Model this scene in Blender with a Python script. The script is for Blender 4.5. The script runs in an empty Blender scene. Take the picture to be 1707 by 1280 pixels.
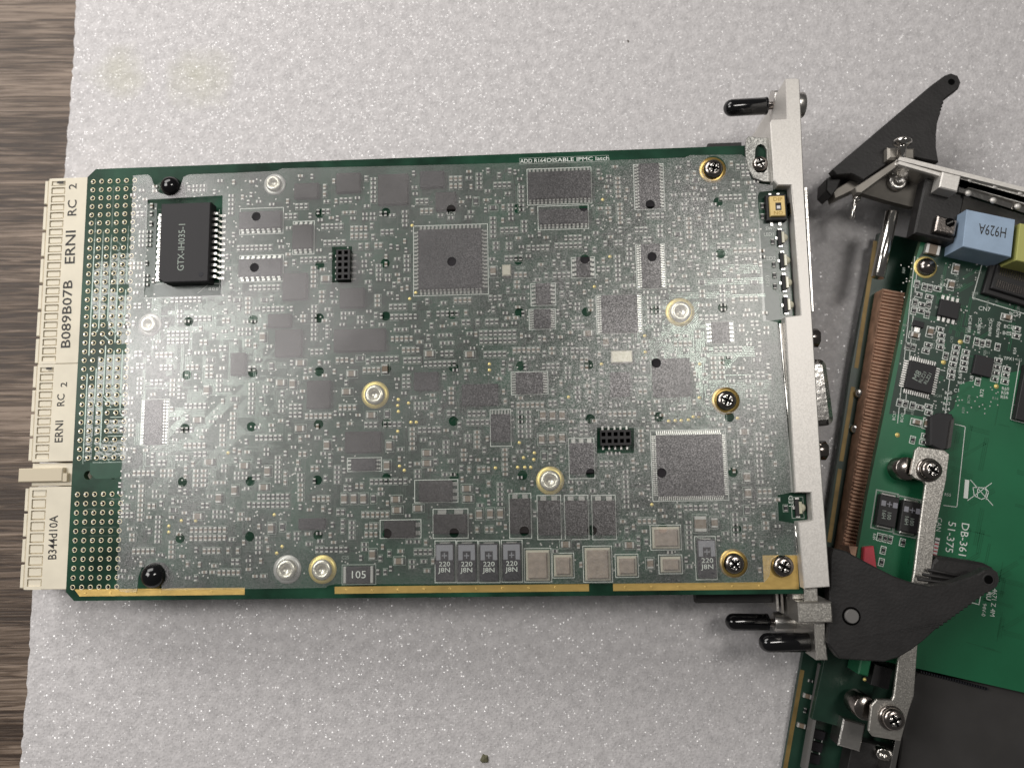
import bpy, math, random
from mathutils import Vector, Matrix, Euler
from mathutils.geometry import tessellate_polygon
random.seed(7)
MM = 0.001
scene = bpy.context.scene

# ------------------------------------------------------------------ camera
# working frame: millimetres, z = 0 is the upper face of the big circuit board, x to the right, y up the picture
CAM = Vector((25.39, -22.67, 160.93))
EUL = Euler((math.radians(6.69), math.radians(2.66), math.radians(-0.99)), 'XYZ')
FPX = 1233.0
cd = bpy.data.cameras.new('camera'); cam = bpy.data.objects.new('camera', cd)
scene.collection.objects.link(cam)
cam.location = CAM*MM; cam.rotation_euler = EUL
cd.sensor_width = 36.0; cd.lens = FPX/1707*36; cd.clip_start = 0.005; cd.clip_end = 20
cd.dof.use_dof = True; cd.dof.focus_distance = 0.161; cd.dof.aperture_fstop = 13.0
scene.camera = cam
RC = EUL.to_matrix()

# ------------------------------------------------------------------ light
world = bpy.data.worlds.new('World'); scene.world = world; world.use_nodes = True
bg = world.node_tree.nodes['Background']; bg.inputs[0].default_value = (1.0, 0.97, 0.94, 1); bg.inputs[1].default_value = 0.085
def area_lamp(name, loc, target, sx, sy, power, col):
    l = bpy.data.lights.new(name, 'AREA'); l.shape = 'RECTANGLE'; l.size = sx*MM; l.size_y = sy*MM
    l.energy = power; l.color = col
    o = bpy.data.objects.new(name, l); scene.collection.objects.link(o)
    o.location = Vector(loc)*MM
    o.rotation_euler = (Vector(target)-Vector(loc)).to_track_quat('-Z', 'Y').to_euler()
    return o
area_lamp('ceiling_lamp', (-292, 66, 350), (-20, 0, 0), 150, 230, 1.15, (1.0, 0.97, 0.94))
area_lamp('ceiling_lamp.002', (-240, 390, 310), (-40, 30, -20), 420, 240, 2.2, (1.0, 0.965, 0.93))
area_lamp('ceiling_lamp.001', (212, 108, 500), (20, 0, 0), 75, 170, 0.95, (1.0, 0.96, 0.91))
scene.view_settings.view_transform = 'Standard'; scene.view_settings.look = 'None'
scene.view_settings.exposure = -0.22; scene.view_settings.gamma = 1.0
scene.cycles.max_bounces = 10; scene.cycles.transparent_max_bounces = 16
scene.cycles.caustics_reflective = False; scene.cycles.caustics_refractive = False

# ------------------------------------------------------------------ materials
MATS = {}
def mat(name, col, rough=0.5, metal=0.0, spec=0.5, var=0.0, vscale=300, bump=0.0, bscale=1500, grain=0.0, gscale=2500, coat=0.0, trans=0.0):
    m = bpy.data.materials.new(name); m.use_nodes = True; nt = m.node_tree; N = nt.nodes; L = nt.links
    b = N['Principled BSDF']
    b.inputs['Base Color'].default_value = (*col, 1); b.inputs['Roughness'].default_value = rough
    b.inputs['Metallic'].default_value = metal; b.inputs['Specular IOR Level'].default_value = spec
    b.inputs['Coat Weight'].default_value = coat; b.inputs['Coat Roughness'].default_value = 0.08
    b.inputs['Transmission Weight'].default_value = trans
    tc = N.new('ShaderNodeTexCoord')
    if var > 0:
        n = N.new('ShaderNodeTexNoise'); n.inputs['Scale'].default_value = vscale; n.inputs['Detail'].default_value = 5
        L.new(tc.outputs['Object'], n.inputs['Vector'])
        r = N.new('ShaderNodeMapRange'); r.inputs[1].default_value = 0.3; r.inputs[2].default_value = 0.7
        r.inputs[3].default_value = 1-var; r.inputs[4].default_value = 1+var
        L.new(n.outputs['Fac'], r.inputs[0])
        v = N.new('ShaderNodeVectorMath'); v.operation = 'SCALE'; v.inputs[0].default_value = col
        L.new(r.outputs[0], v.inputs['Scale']); L.new(v.outputs[0], b.inputs['Base Color'])
    nrm = None
    if bump > 0:
        n2 = N.new('ShaderNodeTexNoise'); n2.inputs['Scale'].default_value = bscale; n2.inputs['Detail'].default_value = 3
        L.new(tc.outputs['Object'], n2.inputs['Vector'])
        bp = N.new('ShaderNodeBump'); bp.inputs['Strength'].default_value = bump; bp.inputs['Distance'].default_value = 0.0002
        L.new(n2.outputs['Fac'], bp.inputs['Height']); nrm = bp.outputs[0]
        L.new(nrm, b.inputs['Normal'])
    if grain > 0:
        g = facet_normal(nt, tc.outputs['Object'], gscale, grain)
        L.new(g, b.inputs['Normal'])
    MATS[name] = m
    return m
def facet_normal(nt, vec, scale, amount, kind='NOISE'):
    N = nt.nodes; L = nt.links
    if kind == 'NOISE':
        t = N.new('ShaderNodeTexNoise'); t.inputs['Detail'].default_value = 1.0
    else:
        t = N.new('ShaderNodeTexVoronoi')
    t.inputs['Scale'].default_value = scale
    L.new(vec, t.inputs['Vector'])
    s = N.new('ShaderNodeVectorMath'); s.operation = 'SUBTRACT'; s.inputs[1].default_value = (0.5, 0.5, 0.5)
    L.new(t.outputs['Color'], s.inputs[0])
    k = N.new('ShaderNodeVectorMath'); k.operation = 'SCALE'; k.inputs['Scale'].default_value = amount
    L.new(s.outputs[0], k.inputs[0])
    ge = N.new('ShaderNodeNewGeometry')
    a = N.new('ShaderNodeVectorMath'); a.operation = 'ADD'
    L.new(k.outputs[0], a.inputs[0]); L.new(ge.outputs['Normal'], a.inputs[1])
    n = N.new('ShaderNodeVectorMath'); n.operation = 'NORMALIZE'; L.new(a.outputs[0], n.inputs[0])
    return n.outputs[0]

mat('pcb', (0.012, 0.046, 0.027), 0.3, spec=0.16, var=0.75, vscale=90, bump=0.1, bscale=520)
mat('pcb_mezz', (0.014, 0.125, 0.055), 0.35, var=0.12, vscale=60, bump=0.05, bscale=300)
mat('pcb_dark', (0.010, 0.035, 0.022), 0.35, var=0.3, vscale=150)
mat('pcb_edge', (0.05, 0.09, 0.05), 0.6, var=0.3)
mat('trace', (0.065, 0.105, 0.08), 0.18, spec=1.0, metal=0.3, bump=0.2, bscale=700)
mat('copper_pour', (0.012, 0.042, 0.024), 0.16, spec=0.75, bump=0.65, bscale=1100)
mat('mask_gloss', (0.022, 0.045, 0.034), 0.34, spec=1.0, bump=0.12, bscale=700)
mat('gold', (0.72, 0.50, 0.17), 0.38, metal=0.85, var=0.12, vscale=250, bump=0.12, bscale=900)
mat('gold_dot', (0.85, 0.68, 0.25), 0.4, metal=0.55)
mat('solder', (0.80, 0.79, 0.76), 0.28, metal=0.9, bump=0.1)
mat('solder_pad', (0.54, 0.53, 0.51), 0.4, metal=0.5)
mat('pad_ring', (0.88, 0.80, 0.56), 0.4, metal=0.35)
mat('mask_green', (0.012, 0.062, 0.034), 0.35, spec=0.25, var=0.2, vscale=200)
mat('chip_black', (0.014, 0.013, 0.014), 0.55, var=0.2, bump=0.15, bscale=3000)
mat('chip_grey', (0.013, 0.011, 0.014), 0.6, spec=0.25, var=0.2, bump=0.15, bscale=3000)
mat('chip_top', (0.030, 0.029, 0.031), 0.62, spec=0.3, bump=0.12, bscale=4000)
mat('chip_brown', (0.013, 0.010, 0.010), 0.6, spec=0.25, var=0.2)
mat('resistor', (0.02, 0.02, 0.022), 0.4)
mat('ceramic', (0.19, 0.145, 0.105), 0.5)
mat('inductor', (0.30, 0.24, 0.20), 0.5, var=0.2, vscale=800, bump=0.2, bscale=2500)
mat('crystal', (0.62, 0.58, 0.48), 0.35, metal=0.3)
mat('tantalum', (0.014, 0.014, 0.019), 0.55, spec=0.3)
mat('tant_stripe', (0.24, 0.24, 0.27), 0.5)
mat('silk', (0.70, 0.73, 0.69), 0.6)
mat('silk_dim', (0.30, 0.35, 0.31), 0.6)
mat('cream', (0.70, 0.645, 0.52), 0.55, var=0.06, vscale=200, bump=0.04)
mat('cream_dark', (0.58, 0.51, 0.38), 0.6)
mat('ink', (0.02, 0.018, 0.016), 0.6)
mat('steel', (0.62, 0.60, 0.57), 0.33, metal=1.0, grain=0.25, gscale=3200)
mat('nickel', (0.55, 0.53, 0.49), 0.4, metal=1.0, grain=0.3, gscale=3600)
mat('aluminium', (0.70, 0.675, 0.64), 0.5, metal=0.6, grain=0.16, gscale=3200)
mat('chrome', (0.62, 0.60, 0.57), 0.14, metal=1.0, bump=0.15, bscale=1200)
mat('screw_metal', (0.30, 0.27, 0.25), 0.20, metal=1.0, bump=0.15, bscale=1500)
mat('screw_slot', (0.62, 0.60, 0.57), 0.18, metal=1.0, bump=0.8, bscale=1800)
mat('black_cap', (0.006, 0.006, 0.007), 0.12, spec=0.6)
mat('black_plastic', (0.018, 0.017, 0.017), 0.5, spec=0.4, var=0.2, vscale=260, bump=0.25, bscale=1600)
mat('dark_hole', (0.004, 0.004, 0.004), 0.9, spec=0.0)  # near-black that paints the shade inside holes and slots, mostly flat discs
mat('led_lens', (0.52, 0.50, 0.38), 0.2)
mat('dip_yellow', (0.78, 0.58, 0.24), 0.5, var=0.1)
mat('dip_ink', (0.42, 0.26, 0.05), 0.6)
mat('blue_plastic', (0.30, 0.40, 0.53), 0.45, var=0.08)
mat('yellow_plastic', (0.42, 0.42, 0.13), 0.5)
mat('fin_brown', (0.46, 0.27, 0.18), 0.6, var=0.35, vscale=350)
mat('red_plastic', (0.50, 0.055, 0.075), 0.45)
mat('dark_plate', (0.045, 0.043, 0.042), 0.7, spec=0.2, var=0.15, vscale=100)
mat('brass', (0.22, 0.15, 0.05), 0.5, metal=0.3, var=0.3, vscale=250)
mat('crumb', (0.13, 0.125, 0.075), 0.7, var=0.3, vscale=900)
mat('crumb_dark', (0.06, 0.05, 0.035), 0.8)
mat('standoff', (0.74, 0.70, 0.62), 0.32, metal=0.7, bump=0.3, bscale=1500)
mat('steel_dim', (0.32, 0.30, 0.27), 0.55, metal=0.8, var=0.2, vscale=120)
mat('bracket_metal', (0.36, 0.36, 0.34), 0.42, metal=0.9, grain=0.6, gscale=3600)
mat('pin_grey', (0.17, 0.165, 0.16), 0.5, metal=0.3)
mat('web_metal', (0.13, 0.12, 0.105), 0.6, metal=0.4, var=0.3, vscale=150)
mat('mezz_trace', (0.016, 0.105, 0.048), 0.3)
mat('white_label', (0.75, 0.73, 0.72), 0.6)

def film_material():
    m = bpy.data.materials.new('frosted_film'); m.use_nodes = True; nt = m.node_tree; N = nt.nodes; L = nt.links
    N.remove(N['Principled BSDF']); out = N['Material Output']
    tc = N.new('ShaderNodeTexCoord')
    nrm = facet_normal(nt, tc.outputs['Object'], 4200, 0.32)
    gl = N.new('ShaderNodeBsdfGlossy'); gl.inputs['Roughness'].default_value = 0.38
    gl.inputs['Color'].default_value = (1.0, 0.965, 0.98, 1); L.new(nrm, gl.inputs['Normal'])
    df = N.new('ShaderNodeBsdfDiffuse'); df.inputs['Color'].default_value = (0.5, 0.5, 0.5, 1)
    mx = N.new('ShaderNodeMixShader'); mx.inputs[0].default_value = 0.74
    L.new(df.outputs[0], mx.inputs[1]); L.new(gl.outputs[0], mx.inputs[2])
    tr = N.new('ShaderNodeBsdfTransparent'); tr.inputs['Color'].default_value = (0.96, 0.97, 0.96, 1)
    n = N.new('ShaderNodeTexNoise'); n.inputs['Scale'].default_value = 4200; n.inputs['Detail'].default_value = 2
    L.new(tc.outputs['Object'], n.inputs['Vector'])
    n2 = N.new('ShaderNodeTexNoise'); n2.inputs['Scale'].default_value = 40; n2.inputs['Detail'].default_value = 5
    L.new(tc.outputs['Object'], n2.inputs['Vector'])
    r = N.new('ShaderNodeMapRange'); r.inputs[1].default_value = 0.35; r.inputs[2].default_value = 0.65
    r.inputs[3].default_value = 0.065; r.inputs[4].default_value = 0.17
    L.new(n.outputs['Fac'], r.inputs[0])
    r2 = N.new('ShaderNodeMapRange'); r2.inputs[1].default_value = 0.3; r2.inputs[2].default_value = 0.7
    r2.inputs[3].default_value = 0.6; r2.inputs[4].default_value = 1.4
    L.new(n2.outputs['Fac'], r2.inputs[0])
    mu = N.new('ShaderNodeMath'); mu.operation = 'MULTIPLY'; L.new(r.outputs[0], mu.inputs[0]); L.new(r2.outputs[0], mu.inputs[1])
    o = N.new('ShaderNodeMixShader'); L.new(mu.outputs[0], o.inputs[0]); L.new(tr.outputs[0], o.inputs[1]); L.new(mx.outputs[0], o.inputs[2])
    L.new(o.outputs[0], out.inputs[0]); MATS['film'] = m
    m = bpy.data.materials.new('film_clear'); m.use_nodes = True; nt = m.node_tree; N = nt.nodes; L = nt.links
    N.remove(N['Principled BSDF']); out = N['Material Output']
    tr = N.new('ShaderNodeBsdfTransparent'); tr.inputs['Color'].default_value = (0.97, 0.98, 0.97, 1)
    gl = N.new('ShaderNodeBsdfGlossy'); gl.inputs['Roughness'].default_value = 0.3
    mx = N.new('ShaderNodeMixShader'); mx.inputs[0].default_value = 0.04
    L.new(tr.outputs[0], mx.inputs[1]); L.new(gl.outputs[0], mx.inputs[2]); L.new(mx.outputs[0], out.inputs[0]); MATS['film_clear'] = m
    m = bpy.data.materials.new('film_edge'); m.use_nodes = True; nt = m.node_tree; N = nt.nodes; L = nt.links
    N.remove(N['Principled BSDF']); out = N['Material Output']
    tr = N.new('ShaderNodeBsdfTransparent'); df = N.new('ShaderNodeBsdfDiffuse'); df.inputs[0].default_value = (0.6, 0.64, 0.62, 1)
    mx = N.new('ShaderNodeMixShader'); mx.inputs[0].default_value = 0.45
    L.new(tr.outputs[0], mx.inputs[1]); L.new(df.outputs[0], mx.inputs[2]); L.new(mx.outputs[0], out.inputs[0]); MATS['film_edge'] = m
film_material()

def foam_material():
    m = bpy.data.materials.new('packing_foam'); m.use_nodes = True; nt = m.node_tree; N = nt.nodes; L = nt.links
    b = N['Principled BSDF']; tc = N.new('ShaderNodeTexCoord'); ob = tc.outputs['Object']
    n = N.new('ShaderNodeTexNoise'); n.inputs['Scale'].default_value = 420; n.inputs['Detail'].default_value = 4; L.new(ob, n.inputs['Vector'])
    cr = N.new('ShaderNodeValToRGB'); cr.color_ramp.elements[0].position = 0.3; cr.color_ramp.elements[0].color = (0.52, 0.505, 0.51, 1)
    cr.color_ramp.elements[1].position = 0.75; cr.color_ramp.elements[1].color = (0.68, 0.66, 0.665, 1)
    L.new(n.outputs['Fac'], cr.inputs[0])
    # two faint yellow-green stains left of the board
    col = cr.outputs[0]
    for (sx, sy, rad) in STAINS:
        d = N.new('ShaderNodeVectorMath'); d.operation = 'DISTANCE'; d.inputs[1].default_value = (sx, sy, 0); 
        n3 = N.new('ShaderNodeTexNoise'); n3.inputs['Scale'].default_value = 120; L.new(ob, n3.inputs['Vector'])
        v3 = N.new('ShaderNodeVectorMath'); v3.operation = 'SCALE'; v3.inputs['Scale'].default_value = 0.010; L.new(n3.outputs['Color'], v3.inputs[0])
        ad = N.new('ShaderNodeVectorMath'); ad.operation = 'ADD'; L.new(ob, ad.inputs[0]); L.new(v3.outputs[0], ad.inputs[1])
        L.new(ad.outputs[0], d.inputs[0])
        mr = N.new('ShaderNodeMapRange'); mr.inputs[1].default_value = rad*0.4; mr.inputs[2].default_value = rad; mr.inputs[3].default_value = 0.30; mr.inputs[4].default_value = 0.0
        L.new(d.outputs['Value'], mr.inputs[0])
        mx = N.new('ShaderNodeMix'); mx.data_type = 'RGBA'; L.new(mr.outputs[0], mx.inputs[0]); L.new(col, mx.inputs[6]); mx.inputs[7].default_value = (0.50, 0.50, 0.30, 1)
        col = mx.outputs[2]
    L.new(col, b.inputs['Base Color'])
    b.inputs['Roughness'].default_value = 0.75; b.inputs['Specular IOR Level'].default_value = 0.3
    # cell walls of the foam: bump for the body, small shiny facets on top
    vo = N.new('ShaderNodeTexVoronoi'); vo.inputs['Scale'].default_value = 1300; L.new(ob, vo.inputs['Vector'])
    bp = N.new('ShaderNodeBump'); bp.inputs['Strength'].default_value = 0.2; bp.inputs['Distance'].default_value = 0.0005
    L.new(vo.outputs['Distance'], bp.inputs['Height']); L.new(bp.outputs[0], b.inputs['Normal'])
    fn = facet_normal(nt, ob, 2100, 1.25, 'VORONOI')
    gl = N.new('ShaderNodeBsdfGlossy'); gl.inputs['Roughness'].default_value = 0.33; L.new(fn, gl.inputs['Normal'])
    mk = N.new('ShaderNodeTexVoronoi'); mk.inputs['Scale'].default_value = 2100; L.new(ob, mk.inputs['Vector'])
    mm = N.new('ShaderNodeMapRange'); mm.inputs[1].default_value = 0.15; mm.inputs[2].default_value = 0.5; mm.inputs[3].default_value = 0.27; mm.inputs[4].default_value = 0.0
    L.new(mk.outputs['Distance'], mm.inputs[0])
    mx = N.new('ShaderNodeMixShader'); L.new(mm.outputs[0], mx.inputs[0]); L.new(b.outputs[0], mx.inputs[1]); L.new(gl.outputs[0], mx.inputs[2])
    L.new(mx.outputs[0], N['Material Output'].inputs[0]); MATS['foam'] = m
def wood_material():
    m = bpy.data.materials.new('wood_grain'); m.use_nodes = True; nt = m.node_tree; N = nt.nodes; L = nt.links
    b = N['Principled BSDF']; tc = N.new('ShaderNodeTexCoord')
    mp = N.new('ShaderNodeMapping'); mp.inputs['Scale'].default_value = (0.035, 1.0, 1.0); mp.inputs['Rotation'].default_value = (0, 0, math.radians(2)); L.new(tc.outputs['Object'], mp.inputs['Vector'])
    n = N.new('ShaderNodeTexNoise'); n.inputs['Scale'].default_value = 1300; n.inputs['Detail'].default_value = 8; n.inputs['Roughness'].default_value = 0.6; n.inputs['Distortion'].default_value = 0.9
    L.new(mp.outputs[0], n.inputs['Vector'])
    n2 = N.new('ShaderNodeTexNoise'); n2.inputs['Scale'].default_value = 45; n2.inputs['Detail'].default_value = 3; L.new(mp.outputs[0], n2.inputs['Vector'])
    ad = N.new('ShaderNodeMath'); ad.operation = 'MULTIPLY_ADD'; ad.inputs[1].default_value = 0.45; L.new(n2.outputs['Fac'], ad.inputs[0])
    h = N.new('ShaderNodeMath'); h.operation = 'MULTIPLY'; h.inputs[1].default_value = 0.55; L.new(n.outputs['Fac'], h.inputs[0]); L.new(h.outputs[0], ad.inputs[2])
    cr = N.new('ShaderNodeValToRGB'); e = cr.color_ramp.elements
    e[0].position = 0.44; e[0].color = (0.036, 0.022, 0.014, 1); e[1].position = 0.575; e[1].color = (0.25, 0.19, 0.145, 1)
    q = e.new(0.5); q.color = (0.105, 0.072, 0.050, 1)
    L.new(ad.outputs[0], cr.inputs[0]); L.new(cr.outputs[0], b.inputs['Base Color'])
    b.inputs['Roughness'].default_value = 0.55
    bp = N.new('ShaderNodeBump'); bp.inputs['Strength'].default_value = 0.5; bp.inputs['Distance'].default_value = 0.0004
    L.new(n.outputs['Fac'], bp.inputs['Height']); L.new(bp.outputs[0], b.inputs['Normal']); MATS['wood'] = m

# ------------------------------------------------------------------ helpers
def W(u, v, z=0.0):
    """point at height z (mm) that stands behind photo pixel u, v"""
    d = RC @ Vector(((u-853.5)/FPX, (640-v)/FPX, -1.0))
    t = (z-CAM.z)/d.z
    return CAM + d*t
TILT = 0.075
def foam_z(x): return -20.0 - TILT*x
def WF(u, v, off=0.0):
    """point on the foam plane"""
    d = RC @ Vector(((u-853.5)/FPX, (640-v)/FPX, -1.0))
    t = (-20.0+off - TILT*CAM.x - CAM.z)/(d.z + TILT*d.x)
    return CAM + d*t
def rp(x0, y0, x1, y1, z=0.0):
    a = W((x0+x1)/2, (y0+y1)/2, z); l = W(x0, (y0+y1)/2, z); r = W(x1, (y0+y1)/2, z); t = W((x0+x1)/2, y0, z); b = W((x0+x1)/2, y1, z)
    return a.x, a.y, (r-l).length, (t-b).length

WM = {}
def finish(o, parent=None, loc=None, rotz=0.0):
    scene.collection.objects.link(o)
    m = Matrix.Translation(Vector(loc)*MM if loc is not None else Vector((0, 0, 0))) @ Matrix.Rotation(rotz, 4, 'Z')
    if parent is not None:
        o.parent = parent
        o.matrix_parent_inverse = Matrix.Identity(4)
        o.matrix_basis = WM[parent.name].inverted() @ m
    else:
        o.matrix_basis = m
    WM[o.name] = m
    return o
def root(name, loc, label, cat, group=None):
    o = bpy.data.objects.new(name, None); o.empty_display_size = 0.01
    finish(o, None, loc); o['label'] = label; o['category'] = cat
    if group: o['group'] = group
    return o
class MB:
    def __init__(s): s.v = []; s.f = []; s.m = []; s.smooth = set()
    def add(s, vs, fs, mi=0, M=None, smooth=False):
        b = len(s.v)
        for p in vs:
            p = Vector(p)
            s.v.append(M @ p if M is not None else p)
        for f in fs:
            if smooth: s.smooth.add(len(s.f))
            s.f.append([b+i for i in f]); s.m.append(mi)
        return s
    def box(s, x0, x1, y0, y1, z0, z1, mi=0, M=None, ch=0.0):
        if ch <= 0:
            vs = [(x0,y0,z0),(x1,y0,z0),(x1,y1,z0),(x0,y1,z0),(x0,y0,z1),(x1,y0,z1),(x1,y1,z1),(x0,y1,z1)]
            fs = [(3,2,1,0),(4,5,6,7),(0,1,5,4),(1,2,6,5),(2,3,7,6),(3,0,4,7)]
        else:
            c = ch
            vs = [(x0,y0,z0),(x1,y0,z0),(x1,y1,z0),(x0,y1,z0),(x0,y0,z1-c),(x1,y0,z1-c),(x1,y1,z1-c),(x0,y1,z1-c),
                  (x0+c,y0+c,z1),(x1-c,y0+c,z1),(x1-c,y1-c,z1),(x0+c,y1-c,z1)]
            fs = [(3,2,1,0),(8,9,10,11)]
            for i in range(4):
                j = (i+1) % 4
                fs += [(i,j,4+j,4+i),(4+i,4+j,8+j,8+i)]
        return s.add(vs, fs, mi, M)
    def cbox(s, cx, cy, sx, sy, z0, z1, mi=0, M=None, ch=0.0):
        return s.box(cx-sx/2, cx+sx/2, cy-sy/2, cy+sy/2, z0, z1, mi, M, ch)
    def quad(s, pts, mi=0, M=None): return s.add(pts, [tuple(range(len(pts)))], mi, M)
    def prism(s, poly, z0, z1, mi=0, ch=0.0, holes=(), side_mi=None, M=None, bot_mi=None):
        if side_mi is None: side_mi = mi
        if bot_mi is None: bot_mi = mi
        def ccw(p): return p if sum(p[i][0]*p[(i+1)%len(p)][1]-p[(i+1)%len(p)][0]*p[i][1] for i in range(len(p))) > 0 else p[::-1]
        outer = ccw([(p[0], p[1]) for p in poly]); hs = [ccw([(p[0], p[1]) for p in h])[::-1] for h in holes]
        loops = [outer]+hs
        flat = [p for l in loops for p in l]
        tris = tessellate_polygon([[Vector((p[0], p[1], 0)) for p in l] for l in loops])
        n = len(flat)
        top = [(p[0], p[1], z1) for p in flat]; bot = [(p[0], p[1], z0) for p in flat]
        def orient(t):
            a, b, c = (flat[i] for i in t)
            return t if (b[0]-a[0])*(c[1]-a[1])-(b[1]-a[1])*(c[0]-a[0]) > 0 else (t[0], t[2], t[1])
        tt = [orient(t) for t in tris]
        if ch > 0:   # chamfered upper rim of the outer loop
            k = len(outer); ins = []
            for i in range(k):
                p0 = Vector(outer[i-1]); p1 = Vector(outer[i]); p2 = Vector(outer[(i+1) % k])
                d1 = (p1-p0).normalized(); d2 = (p2-p1).normalized()
                nn = Vector((-d1.y-d2.y, d1.x+d2.x)); nn = nn.normalized() if nn.length > 1e-6 else Vector((-d1.y, d1.x))
                q = p1+nn*ch; ins.append((q.x, q.y, z1))
            top = ins+top[k:]
            mid = [(p[0], p[1], z1-ch) for p in outer]
            s.add(top, tt, mi, M); s.add(bot, [t[::-1] for t in tt], bot_mi, M)
            s.add(mid+top[:k], [(i, (i+1) % k, k+(i+1) % k, k+i) for i in range(k)], side_mi, M)
            s.add(bot[:k]+mid, [(i, (i+1) % k, k+(i+1) % k, k+i) for i in range(k)], side_mi, M)
            off = k; rest = hs
            for l in rest:
                k2 = len(l)
                s.add(bot[off:off+k2]+[(p[0], p[1], z1) for p in l], [(i, (i+1) % k2, k2+(i+1) % k2, k2+i) for i in range(k2)], side_mi, M); off += k2
            return s
        s.add(top, tt, mi, M); s.add(bot, [t[::-1] for t in tt], bot_mi, M)
        off = 0
        for l in loops:
            k = len(l)
            s.add(bot[off:off+k]+top[off:off+k], [(i, (i+1) % k, k+(i+1) % k, k+i) for i in range(k)], side_mi, M); off += k
        return s
    def lathe(s, prof, n=24, mi=0, M=None, smooth=True, c=(0, 0, 0), cap=True):
        vs = []; fs = []
        for (r, z) in prof:
            for i in range(n):
                a = 2*math.pi*i/n; vs.append((c[0]+r*math.cos(a), c[1]+r*math.sin(a), c[2]+z))
        for j in range(len(prof)-1):
            for i in range(n):
                i2 = (i+1) % n
                fs.append((j*n+i, j*n+i2, (j+1)*n+i2, (j+1)*n+i))
        s.add(vs, fs, mi, M, smooth)
        if not cap: return s
        if prof[0][0] > 1e-6: s.add(vs[:n], [tuple(range(n))[::-1]], mi, M)
        if prof[-1][0] > 1e-6: s.add(vs[-n:], [tuple(range(n))], mi, M)
        return s
    def tube(s, a, b, r, n=12, mi=0, dome=False, r2=None):
        a = Vector(a); b = Vector(b); d = b-a; q = d.to_track_quat('Z', 'Y').to_matrix().to_4x4()
        M = Matrix.Translation(a) @ q; L = d.length; r2 = r if r2 is None else r2
        prof = [(r*0.92, 0), (r, r*0.08)]
        if dome:
            prof += [(r2*math.cos(t), L-r2+r2*math.sin(t)) for t in [i*math.pi/2/7 for i in range(7)]]+[(1e-7, L)]
        else: prof += [(r2, L-r2*0.08), (r2*0.92, L)]
        return s.lathe(prof, n, mi, M)
    def line(s, pts, w, z, mi=0, h=0.02):
        for a, b in zip(pts[:-1], pts[1:]):
            a = Vector((a[0], a[1])); b = Vector((b[0], b[1])); d = b-a
            if d.length < 1e-6: continue
            d.normalize(); n = Vector((-d.y, d.x))*w/2; a2 = a-d*w/2; b2 = b+d*w/2
            c = [a2-n, b2-n, b2+n, a2+n]
            s.add([(p.x, p.y, z) for p in c], [(0, 1, 2, 3)], mi)
        return s
    def frame(s, cx, cy, sx, sy, w, z, mi=0, M=None):
        for (x0, x1, y0, y1) in ((-sx/2, sx/2, sy/2-w, sy/2), (-sx/2, sx/2, -sy/2, -sy/2+w), (-sx/2, -sx/2+w, -sy/2+w, sy/2-w), (sx/2-w, sx/2, -sy/2+w, sy/2-w)):
            s.add([(cx+x0, cy+y0, z), (cx+x1, cy+y0, z), (cx+x1, cy+y1, z), (cx+x0, cy+y1, z)], [(0, 1, 2, 3)], mi, M)
        return s
    def mesh(s, name, mats):
        me = bpy.data.meshes.new(name)
        me.from_pydata([p*MM for p in s.v], [], s.f)
        for k in mats: me.materials.append(MATS[k])
        me.polygons.foreach_set('material_index', s.m)
        if s.smooth: me.polygons.foreach_set('use_smooth', [i in s.smooth for i in range(len(s.f))])
        me.update(); return me
    def build(s, name, mats, parent=None, loc=None, rotz=0.0, kind=None, label=None):
        if isinstance(mats, str): mats = [mats]
        o = bpy.data.objects.new(name, s.mesh(name, mats)); finish(o, parent, loc, rotz)
        if kind: o['kind'] = kind
        if label: o['label'] = label
        return o
def put(name, me, parent, loc, rotz=0.0):
    return finish(bpy.data.objects.new(name, me), parent, loc, rotz)
TXT = {}
def text(body, cx, cy, z, h, ang, m, parent, name='lettering', wide=1.0, flip=False, bold=0.0, fit=None):
    key = (body, m, bold)
    if key not in TXT:
        c = bpy.data.curves.new('t', 'FONT'); c.body = body; c.align_x = 'CENTER'; c.align_y = 'CENTER'; c.size = 1.0
        c.resolution_u = 2; c.offset = bold
        o = bpy.data.objects.new('t', c); scene.collection.objects.link(o)
        dg = bpy.context.evaluated_depsgraph_get()
        TXT[key] = bpy.data.meshes.new_from_object(o.evaluated_get(dg)); bpy.data.objects.remove(o); bpy.data.curves.remove(c)
    me = TXT[key].copy(); s = h/0.72*MM
    for v in me.vertices: v.co.x *= s*wide*(-1 if flip else 1); v.co.y *= s
    if fit:
        xs = [v.co.x for v in me.vertices]; q = fit*MM/(max(xs)-min(xs))
        for v in me.vertices: v.co.x *= q
    me.name = name; me.materials.clear(); me.materials.append(MATS[m])
    return put(name, me, parent, (cx, cy, z), math.radians(ang))
def ptext(body, u, v, z, hpx, ang, m, parent, wide=1.0, flip=False, bold=0.0, fit=None):
    p = W(u, v, z); k = (W(u, v-10, z)-W(u, v+10, z)).length/20
    return text(body, p.x, p.y, z, hpx*k, ang, m, parent, wide=wide, flip=flip, bold=bold, fit=fit*k if fit else None)
def circ(cx, cy, r, n=20, a0=0.0): return [(cx+r*math.cos(a0+2*math.pi*i/n), cy+r*math.sin(a0+2*math.pi*i/n)) for i in range(n)]
def pxpoly(pts, z): return [W(u, v, z).xy for u, v in pts]
def rot2(x, y, a): return x*math.cos(a)-y*math.sin(a), x*math.sin(a)+y*math.cos(a)

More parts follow.
